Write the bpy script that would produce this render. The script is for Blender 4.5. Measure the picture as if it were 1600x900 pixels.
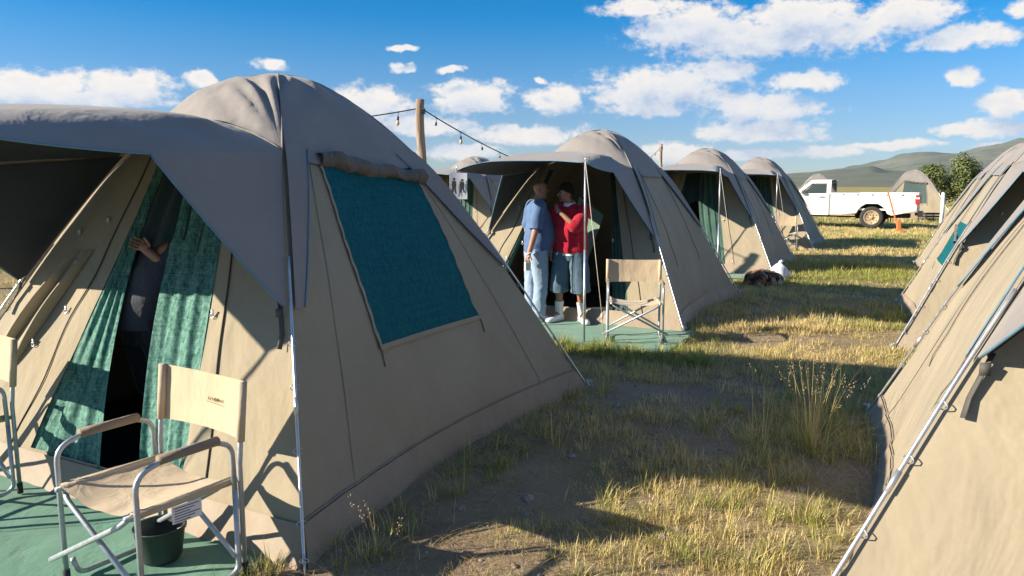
import bpy, bmesh, math, random
import numpy as np
from mathutils import Vector, Matrix, noise as mnoise
from math import sin, cos, pi, radians, sqrt, atan2, exp

for o in list(bpy.data.objects):
    bpy.data.objects.remove(o)
SC = bpy.context.scene
COL = SC.collection
random.seed(7)
RNG = np.random.default_rng(11)

# ------------------------------------------------------------------ camera
FPX, PITCH, CAMH = 1164.0, radians(7.92), 1.7
cam = bpy.data.cameras.new('camera')
cam.sensor_width = 36.0
cam.angle = 2 * math.atan(800 / FPX)
cam.clip_start = 0.05
cam.clip_end = 30000
cam_o = bpy.data.objects.new('camera', cam)
cam_o.location = (0, 0, CAMH)
cam_o.rotation_euler = (radians(90) - PITCH, 0, 0)
COL.objects.link(cam_o)
SC.camera = cam_o

# ------------------------------------------------------------------ light
SUN_EL = radians(23.5)
SUN_DIR = radians(11.5)            # direction the light travels, measured from +x towards +y
sun = bpy.data.lights.new('sun', 'SUN')
sun.energy = 5.0
sun.angle = radians(0.5)
sun.color = (1.0, 0.875, 0.70)
sun_o = bpy.data.objects.new('sun', sun)
COL.objects.link(sun_o)
_d = Vector((cos(SUN_EL) * cos(SUN_DIR), cos(SUN_EL) * sin(SUN_DIR), -sin(SUN_EL)))
sun_o.rotation_euler = _d.to_track_quat('-Z', 'Y').to_euler()
SC.view_settings.view_transform = 'Standard'
SC.view_settings.look = 'None'
SC.view_settings.gamma = 1.0
SC.view_settings.use_curve_mapping = False
SC.cycles.max_bounces = 6
SC.cycles.diffuse_bounces = 3
SC.cycles.glossy_bounces = 2
SC.cycles.transmission_bounces = 4
SC.cycles.volume_bounces = 0
SC.view_settings.exposure = 1.06


def pix_dir(u, v):
    x = (u - 800) / FPX
    z = -(v - 450) / FPX
    return Vector((x, cos(PITCH) + z * sin(PITCH), -sin(PITCH) + z * cos(PITCH))).normalized()


def az_el(u, v):
    d = pix_dir(u, v)
    return atan2(d.x, d.y), math.asin(d.z)


world = bpy.data.worlds.new('World')
SC.world = world
world.use_nodes = True
world.cycles.sampling_method = 'MANUAL'
world.cycles.sample_map_resolution = 256
WT = world.node_tree
WT.nodes.clear()


class NT:
    """small helper to write node trees as expressions"""
    def __init__(s, tree):
        s.t = tree

    def n(s, kind, **kw):
        nd = s.t.nodes.new(kind)
        for k, v in kw.items():
            setattr(nd, k, v)
        return nd

    def put(s, inp, val):
        if hasattr(val, 'is_linked') or isinstance(val, bpy.types.NodeSocket):
            s.t.links.new(val, inp)
        elif val is not None:
            inp.default_value = val

    def m(s, op, a=None, b=None, c=None, clamp=False):
        nd = s.n('ShaderNodeMath', operation=op, use_clamp=clamp)
        for i, v in enumerate((a, b, c)):
            if v is not None:
                s.put(nd.inputs[i], v)
        return nd.outputs[0]

    def v(s, op, a=None, b=None, c=None):
        nd = s.n('ShaderNodeVectorMath', operation=op)
        for i, x in enumerate((a, b, c)):
            if x is not None:
                s.put(nd.inputs[i], x)
        return nd.outputs['Value'] if op in ('LENGTH', 'DOT_PRODUCT', 'DISTANCE') else nd.outputs[0]

    def mix(s, f, a, b, typ='RGBA', blend='MIX'):
        nd = s.n('ShaderNodeMix', data_type=typ, blend_type=blend)
        i = {'RGBA': (0, 6, 7, 2), 'FLOAT': (0, 2, 3, 0)}[typ]
        s.put(nd.inputs[i[0]], f)
        s.put(nd.inputs[i[1]], a)
        s.put(nd.inputs[i[2]], b)
        return nd.outputs[i[3]]

    def noise(s, vec, scale, detail=4, rough=0.55, dist=0.0, out='Fac'):
        nd = s.n('ShaderNodeTexNoise')
        s.put(nd.inputs['Vector'], vec)
        nd.inputs['Scale'].default_value = scale
        nd.inputs['Detail'].default_value = detail
        nd.inputs['Roughness'].default_value = rough
        nd.inputs['Distortion'].default_value = dist
        return nd.outputs[out]

    def ramp(s, f, stops, interp='LINEAR'):
        nd = s.n('ShaderNodeValToRGB')
        nd.color_ramp.interpolation = interp
        el = nd.color_ramp.elements
        while len(el) < len(stops):
            el.new(0.5)
        for e, (p, c) in zip(el, stops):
            e.position = p
            e.color = c if len(c) == 4 else (*c, 1)
        s.put(nd.inputs[0], f)
        return nd.outputs[0]

    def remap(s, x, a, b, c, d, smooth=False):
        nd = s.n('ShaderNodeMapRange')
        nd.interpolation_type = 'SMOOTHSTEP' if smooth else 'LINEAR'
        s.put(nd.inputs[0], x)
        for i, q in enumerate((a, b, c, d)):
            nd.inputs[i + 1].default_value = q
        return nd.outputs[0]


# clouds of the photograph: (u, v, half width, half height) turned into directions of the sky
CLOUDS = [(1220, 55, 225, 34), (1075, 40, 85, 36), (1245, 25, 95, 30), (1420, 22, 75, 28), (1510, 58, 85, 20), (1000, 12, 70, 14),
          (1035, 138, 112, 34), (1125, 112, 60, 22), (1265, 126, 58, 17), (1190, 168, 92, 26), (1190, 207, 100, 18), (1010, 170, 70, 12),
          (867, 154, 44, 23), (845, 126, 12, 6), (50, 132, 110, 28), (205, 135, 78, 25), (318, 125, 28, 14), (90, 150, 190, 14),
          (424, 102, 34, 9), (628, 106, 20, 7), (628, 77, 25, 6), (703, 107, 22, 6), (575, 160, 72, 26), (735, 152, 64, 28),
          (655, 195, 90, 16), (1508, 122, 24, 14), (1570, 160, 50, 22), (1540, 200, 88, 13), (1590, 15, 25, 14), (830, 211, 92, 16),
          (725, 238, 70, 12), (1290, 236, 62, 10), (1060, 240, 60, 18), (1400, 228, 60, 8), (1180, 240, 70, 8), (1550, 228, 40, 7)]


def build_world():
    g = bpy.data.node_groups.new('cloud_field', 'ShaderNodeTree')
    g.interface.new_socket('P', in_out='INPUT', socket_type='NodeSocketVector')
    g.interface.new_socket('F', in_out='OUTPUT', socket_type='NodeSocketFloat')
    q = NT(g)
    gi = q.n('NodeGroupInput')
    go = q.n('NodeGroupOutput')
    P = gi.outputs[0]
    warp = q.n('ShaderNodeTexNoise')
    warp.inputs['Scale'].default_value = 30
    warp.inputs['Detail'].default_value = 3
    q.put(warp.inputs['Vector'], P)
    wv = q.v('MULTIPLY', q.v('SUBTRACT', warp.outputs['Color'], (0.5, 0.5, 0.5)), (0.035, 0.018, 0))
    Pw = q.v('ADD', P, wv)
    acc = None
    for (u, v, w, h) in CLOUDS:
        a, e = az_el(u, v)
        a2, _ = az_el(u + w, v)
        _, e2 = az_el(u, v - h)
        d = q.v('LENGTH', q.v('MULTIPLY', q.v('SUBTRACT', Pw, (a, e, 0)), (1 / max(a2 - a, 1e-4), 1 / max(e2 - e, 1e-4), 0)))
        if acc is None:
            acc = d
        else:
            acc = q.m('SMOOTH_MIN', acc, d, 0.28)
    f = q.m('SUBTRACT', 1.22, acc)
    # the rest of the sky carries on with clouds of the same kind
    stretched = q.v('MULTIPLY', P, (1.0, 2.6, 1.0))
    far = q.noise(stretched, 5.0, 3, 0.5)
    farf = q.m('MULTIPLY', q.m('SUBTRACT', far, 0.57), 7.0)
    sep = q.n('ShaderNodeSeparateXYZ')
    q.put(sep.inputs[0], P)
    outside = q.remap(q.m('ABSOLUTE', sep.outputs[0]), 0.66, 0.82, 0, 1, True)
    above = q.remap(sep.outputs[1], 0.27, 0.36, 0, 1, True)
    out = q.m('MAXIMUM', outside, above)
    f = q.mix(out, f, farf, 'FLOAT')
    n1 = q.noise(q.v('MULTIPLY', P, (1.0, 1.5, 1.0)), 34, 6, 0.62)
    n2 = q.noise(q.v('MULTIPLY', P, (1.0, 1.4, 1.0)), 130, 4, 0.6)
    f = q.m('MAXIMUM', q.m('MINIMUM', f, 0.8), -1.5)
    f = q.m('ADD', f, q.m('MULTIPLY', q.m('SUBTRACT', n1, 0.5), 1.9))
    f = q.m('ADD', f, q.m('MULTIPLY', q.m('SUBTRACT', n2, 0.5), 0.55))
    q.put(go.inputs[0], f)

    q = NT(WT)
    tc = q.n('ShaderNodeTexCoord')
    D = tc.outputs['Generated']
    s = q.n('ShaderNodeSeparateXYZ')
    q.put(s.inputs[0], q.v('NORMALIZE', D))
    az = q.m('ARCTAN2', s.outputs[0], s.outputs[1])
    el = q.m('ARCSINE', s.outputs[2])
    cmb = q.n('ShaderNodeCombineXYZ')
    q.put(cmb.inputs[0], az)
    q.put(cmb.inputs[1], el)
    P = cmb.outputs[0]
    sky = q.n('ShaderNodeTexSky', sky_type='NISHITA')
    sky.sun_disc = False
    sky.sun_elevation = SUN_EL
    # azimuth of the sun itself, clockwise from +Y
    sky.sun_rotation = atan2(-cos(SUN_DIR), -sin(SUN_DIR))
    sky.altitude = 1400
    sky.air_density = 1.0
    sky.dust_density = 0.1
    sky.ozone_density = 3.0
    hs = q.n('ShaderNodeHueSaturation')
    q.put(hs.inputs['Saturation'], q.remap(el, 0.0, 0.24, 1.2, 1.52, True))
    q.put(hs.inputs['Value'], q.remap(el, 0.0, 0.22, 0.66, 1.08, True))
    q.put(hs.inputs['Color'], sky.outputs[0])
    bg = q.n('ShaderNodeBackground')
    bg.inputs[1].default_value = 0.066
    q.put(bg.inputs[0], q.mix(q.remap(el, 0.0, 0.2, 1, 0, True), hs.outputs[0], (0.84, 0.96, 1.22, 1), blend='MULTIPLY'))
    # clouds
    g1 = q.n('ShaderNodeGroup')
    g1.node_tree = g
    q.put(g1.inputs[0], P)
    g2 = q.n('ShaderNodeGroup')
    g2.node_tree = g
    q.put(g2.inputs[0], q.v('ADD', P, (-0.010, 0.024, 0)))
    f = g1.outputs[0]
    dens = q.remap(f, -0.06, 0.58, 0, 1, True)
    lit = q.m('ADD', 0.60, q.m('MULTIPLY', q.m('SUBTRACT', f, g2.outputs[0]), 0.42), clamp=True)
    thick = q.remap(f, 0.3, 1.2, 0, 0.34)
    lit = q.m('SUBTRACT', lit, thick, clamp=True)
    ccol = q.ramp(lit, [(0.0, (0.27, 0.36, 0.52)), (0.3, (0.40, 0.47, 0.60)), (0.55, (0.60, 0.62, 0.66)), (0.85, (0.74, 0.70, 0.66))])
    cb = q.n('ShaderNodeBackground')
    cb.inputs[1].default_value = 0.64
    q.put(cb.inputs[0], ccol)
    ms = q.n('ShaderNodeMixShader')
    low = q.remap(el, -0.01, 0.05, 0.35, 1.0, True)
    q.put(ms.inputs[0], q.m('MULTIPLY', q.m('MULTIPLY', dens, 0.96), low))
    q.put(ms.inputs[1], bg.outputs[0])
    q.put(ms.inputs[2], cb.outputs[0])
    wo = q.n('ShaderNodeOutputWorld')
    q.put(wo.inputs[0], ms.outputs[0])


build_world()

# ------------------------------------------------------------------ materials
MATS = {}


def new_mat(name):
    m = bpy.data.materials.new(name)
    m.use_nodes = True
    m.node_tree.nodes.clear()
    q = NT(m.node_tree)
    b = q.n('ShaderNodeBsdfPrincipled')
    o = q.n('ShaderNodeOutputMaterial')
    q.put(o.inputs[0], b.outputs[0])
    MATS[name] = m
    return m, q, b


def bump(q, b, h, strength, dist):
    bp = q.n('ShaderNodeBump')
    bp.inputs['Strength'].default_value = strength
    bp.inputs['Distance'].default_value = dist
    q.put(bp.inputs['Height'], h)
    q.put(b.inputs['Normal'], bp.outputs[0])


def cloth_mat(name, c1, c2, rough=0.85, wrinkle=0.6, weave=900, dirt=None, sheen=0.15, wscale=2.2, crease=0.0):
    m, q, b = new_mat(name)
    tc = q.n('ShaderNodeTexCoord')
    P = tc.outputs['Object']
    n = q.noise(P, 1.6, 5, 0.6)
    col = q.mix(q.remap(n, 0.35, 0.68, 0, 1), (*c1, 1), (*c2, 1))
    n3 = q.noise(P, 46, 3, 0.6)
    col = q.mix(q.remap(n3, 0.3, 0.7, 0, 0.10), col, (c1[0] * 0.55, c1[1] * 0.55, c1[2] * 0.55, 1))
    if dirt:
        sx = q.n('ShaderNodeSeparateXYZ')
        q.put(sx.inputs[0], P)
        dn = q.noise(P, 4.5, 5, 0.7)
        dm = q.m('MULTIPLY', q.remap(sx.outputs[2], 0.0, 0.42, 1, 0), q.remap(dn, 0.42, 0.66, 0, 0.55))
        col = q.mix(dm, col, (*dirt, 1))
        sp = q.noise(P, 9, 6, 0.75, 0.6)
        col = q.mix(q.remap(sp, 0.66, 0.75, 0, 0.22), col, (c2[0] * 1.25, c2[1] * 1.22, c2[2] * 1.2, 1))
    q.put(b.inputs['Base Color'], col)
    b.inputs['Roughness'].default_value = rough
    b.inputs['Sheen Weight'].default_value = sheen
    b.inputs['Specular IOR Level'].default_value = 0.25
    w1 = q.noise(q.v('MULTIPLY', P, (1.0, 1.0, 0.45)), wscale, 4, 0.55, 0.6)
    w2 = q.noise(P, weave, 1, 0.5)
    w4 = q.noise(q.v('MULTIPLY', P, (1, 1, 0.3)), 11, 3, 0.5, 0.5)
    h = q.m('ADD', q.m('MULTIPLY', w1, 0.05 * wrinkle), q.m('ADD', q.m('MULTIPLY', w2, 0.00006), q.m('MULTIPLY', w4, 0.0035 * wrinkle)))
    if crease:
        cr = q.noise(q.v('ADD', q.v('MULTIPLY', P, (1, 1, 1.6)), q.v('MULTIPLY', q.noise(P, 3, 2, .5, 0, 'Color'), (.35, .35, .35))), 8, 2, 0.5, 0.6)
        h = q.m('ADD', h, q.m('MULTIPLY', q.m('ABSOLUTE', q.m('SUBTRACT', cr, 0.5)), crease))
    bump(q, b, h, 1.0, 1.0)
    return m


def plain_mat(name, col, rough=0.5, metal=0.0, var=0.15, scale=20, spec=0.5, bumpd=0.0):
    m, q, b = new_mat(name)
    tc = q.n('ShaderNodeTexCoord')
    n = q.noise(tc.outputs['Object'], scale, 4, 0.6)
    c = q.mix(q.remap(n, 0.3, 0.7, 0, 1), (*[x * (1 - var) for x in col], 1), (*[min(1, x * (1 + var)) for x in col], 1))
    q.put(b.inputs['Base Color'], c)
    q.put(b.inputs['Roughness'], q.remap(n, 0.3, 0.7, rough * 0.85, min(1, rough * 1.15)))
    b.inputs['Metallic'].default_value = metal
    b.inputs['Specular IOR Level'].default_value = spec
    if bumpd:
        bump(q, b, n, 1.0, bumpd)
    return m


cloth_mat('canvas_wall', (0.300, 0.258, 0.182), (0.348, 0.300, 0.213), dirt=(0.27, 0.20, 0.135), wrinkle=0.7)
cloth_mat('canvas_roof', (0.235, 0.218, 0.205), (0.268, 0.250, 0.236), wrinkle=0.45)
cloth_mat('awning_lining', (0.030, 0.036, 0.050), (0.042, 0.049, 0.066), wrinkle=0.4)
cloth_mat('canvas_skirt', (0.285, 0.232, 0.172), (0.335, 0.278, 0.208), rough=0.6, dirt=(0.27, 0.17, 0.10))
cloth_mat('canvas_roll', (0.115, 0.105, 0.088), (0.17, 0.152, 0.122), wrinkle=1.6, wscale=7)
cloth_mat('canvas_chair', (0.50, 0.40, 0.27), (0.56, 0.455, 0.315), wrinkle=0.35, wscale=5)
cloth_mat('canvas_arm', (0.23, 0.18, 0.125), (0.27, 0.21, 0.15), wrinkle=0.35, wscale=9)
cloth_mat('green_tarp', (0.080, 0.225, 0.160), (0.125, 0.285, 0.205), rough=0.7, wrinkle=0.4, wscale=4)
plain_mat('tub_plastic', (0.03, 0.045, 0.04), 0.5)
cloth_mat('sage_cloth', (0.16, 0.24, 0.19), (0.20, 0.28, 0.22), wrinkle=0.5, wscale=8)
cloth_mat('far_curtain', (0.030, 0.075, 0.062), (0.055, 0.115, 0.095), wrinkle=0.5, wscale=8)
cloth_mat('dark_net', (0.012, 0.030, 0.034), (0.018, 0.042, 0.046), wrinkle=0.5, wscale=8)
plain_mat('steel', (0.62, 0.64, 0.66), 0.38, 0.75, 0.12, 30)
plain_mat('chair_tube', (0.42, 0.46, 0.50), 0.42, 0.55, 0.12, 40)
plain_mat('dark_strap', (0.075, 0.073, 0.066), 0.75)
plain_mat('piping_blue', (0.10, 0.21, 0.30), 0.6)
plain_mat('seam', (0.07, 0.055, 0.04), 0.8)
plain_mat('seed', (0.34, 0.26, 0.15), 0.85)
plain_mat('rope', (0.50, 0.47, 0.40), 0.85)
plain_mat('cable', (0.02, 0.022, 0.024), 0.6)
plain_mat('rubber', (0.035, 0.034, 0.033), 0.85, 0, 0.3, 60)
plain_mat('black_plastic', (0.02, 0.02, 0.022), 0.5)
plain_mat('white_paint', (0.74, 0.735, 0.715), 0.33, 0, 0.07, 3)
plain_mat('dusty_rim', (0.42, 0.31, 0.20), 0.7, 0.1, 0.35, 18)
plain_mat('red_lens', (0.42, 0.03, 0.03), 0.25, 0, 0.15, 60)
plain_mat('orange_paint', (0.62, 0.19, 0.06), 0.6)
plain_mat('paper_white', (0.72, 0.72, 0.74), 0.7, 0, 0.05)
plain_mat('ink', (0.05, 0.045, 0.04), 0.7)
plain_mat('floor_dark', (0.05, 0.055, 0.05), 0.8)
plain_mat('white_bag', (0.72, 0.74, 0.80), 0.45, 0, 0.06, 12)
plain_mat('print_green', (0.22, 0.42, 0.33), 0.6)
plain_mat('print_orange', (0.72, 0.28, 0.10), 0.6)
plain_mat('cream_box', (0.62, 0.60, 0.50), 0.6)
plain_mat('bulb_glass', (0.62, 0.45, 0.25), 0.15, 0, 0.1, 40)
plain_mat('skin_brown', (0.36, 0.19, 0.125), 0.5, 0, 0.15, 18)
plain_mat('skin_dark', (0.33, 0.16, 0.10), 0.5, 0, 0.15, 18)
plain_mat('hair', (0.012, 0.010, 0.009), 0.8, 0, 0.3, 200, 0.3, 0.01)
plain_mat('stubble', (0.10, 0.055, 0.04), 0.75, 0, 0.3, 200)
plain_mat('eye', (0.03, 0.022, 0.02), 0.25)
cloth_mat('shirt_blue', (0.075, 0.135, 0.27), (0.10, 0.175, 0.33), wrinkle=0.25, wscale=9, crease=0.006)
cloth_mat('shirt_red', (0.40, 0.008, 0.028), (0.48, 0.014, 0.04), wrinkle=0.25, wscale=8, crease=0.006)
cloth_mat('shirt_white', (0.68, 0.68, 0.70), (0.75, 0.75, 0.76), wrinkle=0.5, wscale=9)
cloth_mat('jeans_light', (0.25, 0.34, 0.46), (0.33, 0.42, 0.53), wrinkle=0.35, wscale=9, crease=0.006)
cloth_mat('denim_short', (0.065, 0.115, 0.17), (0.12, 0.18, 0.235), wrinkle=0.35, wscale=9, crease=0.006)
cloth_mat('shirt_grey', (0.052, 0.056, 0.070), (0.068, 0.072, 0.088), wrinkle=0.40, wscale=9, crease=0.006)
cloth_mat('trousers_black', (0.02, 0.021, 0.026), (0.03, 0.031, 0.036), wrinkle=0.8, wscale=9)


def special_mats():
    # woven shade netting of windows and door curtains: streaks along the threads
    for name, c1, c2, spread in (('window_mesh', (0.002, 0.070, 0.086), (0.008, 0.135, 0.158), 1.0), ('curtain_mesh', (0.012, 0.085, 0.068), (0.17, 0.34, 0.285), 1.0)):
        m, q, b = new_mat(name)
        tc = q.n('ShaderNodeTexCoord')
        P = tc.outputs['Object']
        a = q.noise(q.v('MULTIPLY', P, (60, 60, 2.2)), 1.0, 4, 0.65)
        a2 = q.noise(q.v('MULTIPLY', P, (3, 3, 120)), 1.0, 2, 0.5)
        w = q.noise(P, 520, 1, 0.5)
        f = q.m('ADD', q.m('MULTIPLY', a, 0.75), q.m('MULTIPLY', a2, 0.25))
        c = q.mix(q.remap(f, 0.36, 0.66, 0, spread), (*c1, 1), (*c2, 1))
        q.put(b.inputs['Base Color'], c)
        b.inputs['Roughness'].default_value = 0.75
        b.inputs['Specular IOR Level'].default_value = 0.15
        bump(q, b, q.m('ADD', q.m('MULTIPLY', w, 0.0001), q.m('MULTIPLY', a, 0.0012)), 1.0, 1.0)
    m, q, b = new_mat('far_mesh')
    tc = q.n('ShaderNodeTexCoord')
    q.put(b.inputs['Base Color'], q.mix(q.noise(q.v('MULTIPLY', tc.outputs['Object'], (30, 30, 3)), 1.0, 3), (0.035, 0.065, 0.065, 1), (0.075, 0.12, 0.115, 1)))
    b.inputs['Roughness'].default_value = 0.8
    # weathered pole
    m, q, b = new_mat('wood_pole')
    tc = q.n('ShaderNodeTexCoord')
    P = tc.outputs['Object']
    a = q.noise(q.v('MULTIPLY', P, (22, 22, 1.6)), 1.0, 6, 0.7, 0.5)
    c = q.ramp(a, [(0.30, (0.12, 0.075, 0.055)), (0.48, (0.29, 0.21, 0.155)), (0.68, (0.44, 0.37, 0.30))])
    q.put(b.inputs['Base Color'], c)
    b.inputs['Roughness'].default_value = 0.9
    bump(q, b, a, 1.0, 0.03)
    # patterned blanket
    m, q, b = new_mat('blanket_print')
    tc = q.n('ShaderNodeTexCoord')
    P = tc.outputs['Object']
    v = q.n('ShaderNodeTexVoronoi')
    v.inputs['Scale'].default_value = 9.0
    q.put(v.inputs['Vector'], q.v('ADD', P, q.v('MULTIPLY', q.noise(P, 8, 3, 0.6, 0, 'Color'), (0.25, 0.25, 0.25))))
    sp = q.n('ShaderNodeSeparateColor')
    q.put(sp.inputs[0], v.outputs['Color'])
    c = q.ramp(sp.outputs[0], [(0.0, (0.025, 0.014, 0.012)), (0.34, (0.06, 0.026, 0.018)), (0.5, (0.33, 0.11, 0.035)), (0.7, (0.16, 0.06, 0.035)), (0.86, (0.50, 0.33, 0.22))], 'CONSTANT')
    q.put(b.inputs['Base Color'], c)
    b.inputs['Roughness'].default_value = 0.95
    b.inputs['Sheen Weight'].default_value = 0.3
    bump(q, b, q.noise(P, 60, 3, 0.6), 1.0, 0.008)
    # car glass
    m, q, b = new_mat('car_glass')
    b.inputs['Base Color'].default_value = (0.10, 0.14, 0.15, 1)
    b.inputs['Roughness'].default_value = 0.04
    b.inputs['Transmission Weight'].default_value = 0.55
    b.inputs['IOR'].default_value = 1.3
    # grass blades: the colour of each blade is its own
    m, q, b = new_mat('grass_blade')
    at = q.n('ShaderNodeAttribute')
    at.attribute_name = 'tint'
    q.put(b.inputs['Base Color'], at.outputs['Color'])
    b.inputs['Roughness'].default_value = 0.62
    b.inputs['Specular IOR Level'].default_value = 0.25
    tr = q.n('ShaderNodeBsdfTranslucent')
    q.put(tr.inputs[0], at.outputs['Color'])
    mx = q.n('ShaderNodeMixShader')
    mx.inputs[0].default_value = 0.28
    q.put(mx.inputs[1], b.outputs[0])
    q.put(mx.inputs[2], tr.outputs[0])
    out = [x for x in m.node_tree.nodes if x.type == 'OUTPUT_MATERIAL'][0]
    q.put(out.inputs[0], mx.outputs[0])
    # leaves
    for nm, c1, c2 in (('leaf_green', (0.055, 0.085, 0.025), (0.15, 0.18, 0.05)), ('leaf_yellow', (0.10, 0.13, 0.025), (0.20, 0.23, 0.05))):
        m, q, b = new_mat(nm)
        oi = q.n('ShaderNodeTexCoord')
        n = q.noise(oi.outputs['Object'], 2.2, 5, 0.7)
        q.put(b.inputs['Base Color'], q.mix(q.remap(n, 0.3, 0.7, 0, 1), (*c1, 1), (*c2, 1)))
        b.inputs['Roughness'].default_value = 0.6
    # soil with straw, turning to grassland where blades are no longer built
    m, q, b = new_mat('soil')
    tc = q.n('ShaderNodeTexCoord')
    P = tc.outputs['Object']
    sx = q.n('ShaderNodeSeparateXYZ')
    q.put(sx.inputs[0], P)
    n = q.noise(P, 0.9, 6, 0.65)
    soil = q.ramp(n, [(0.30, (0.21, 0.15, 0.105)), (0.47, (0.36, 0.275, 0.19)), (0.64, (0.46, 0.36, 0.25))])
    straw = q.noise(q.v('MULTIPLY', P, (90, 26, 1)), 1.0, 3, 0.7, 1.2)
    soil = q.mix(q.m('MULTIPLY', q.remap(straw, 0.56, 0.66, 0, 0.75), q.remap(q.noise(P, 2.3, 3), 0.38, 0.55, 0.25, 1)), soil, (0.50, 0.41, 0.26, 1))
    fine = q.noise(P, 120, 4, 0.7)
    soil = q.mix(q.remap(fine, 0.35, 0.68, 0, 0.65), soil, (0.12, 0.085, 0.06, 1))
    gr = q.noise(P, 0.32, 6, 0.68)
    gf = q.noise(q.v('MULTIPLY', P, (14, 5, 1)), 1.0, 5, 0.72)
    field = q.ramp(gf, [(0.3, (0.24, 0.205, 0.075)), (0.5, (0.40, 0.33, 0.125)), (0.7, (0.52, 0.42, 0.17))])
    field = q.mix(q.remap(gr, 0.42, 0.62, 0, 0.8), field, (0.20, 0.225, 0.070, 1))
    fieldy = q.m('MAXIMUM', q.remap(sx.outputs[1], 9, 17, 0, 0.92), q.remap(sx.outputs[0], 9, 14, 0, 0.9))
    fm = q.m('MAXIMUM', fieldy, q.m('MULTIPLY', q.remap(gr, 0.45, 0.6, 0, 1), 0.35))
    q.put(b.inputs['Base Color'], q.mix(fm, soil, field))
    b.inputs['Roughness'].default_value = 0.95
    b.inputs['Specular IOR Level'].default_value = 0.1
    h = q.m('ADD', q.m('MULTIPLY', fine, 0.0022), q.m('ADD', q.m('MULTIPLY', straw, 0.0030), q.m('MULTIPLY', q.noise(P, 14, 6, 0.7), 0.030)))
    bump(q, b, h, 0.9, 1.0)
    # hillsides
    m, q, b = new_mat('hillside')
    tc = q.n('ShaderNodeTexCoord')
    P = tc.outputs['Object']
    n = q.noise(q.v('MULTIPLY', P, (1, 1, 3)), 0.006, 8, 0.68)
    n2 = q.noise(P, 0.05, 5, 0.7)
    c = q.ramp(n, [(0.35, (0.11, 0.13, 0.11)), (0.5, (0.15, 0.17, 0.135)), (0.62, (0.19, 0.19, 0.15)), (0.74, (0.22, 0.20, 0.165))])
    c = q.mix(q.remap(n2, 0.52, 0.68, 0, 0.6), c, (0.085, 0.105, 0.075, 1))
    q.put(b.inputs['Base Color'], c)
    b.inputs['Roughness'].default_value = 0.95
    b.inputs['Specular IOR Level'].default_value = 0.05


special_mats()


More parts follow.
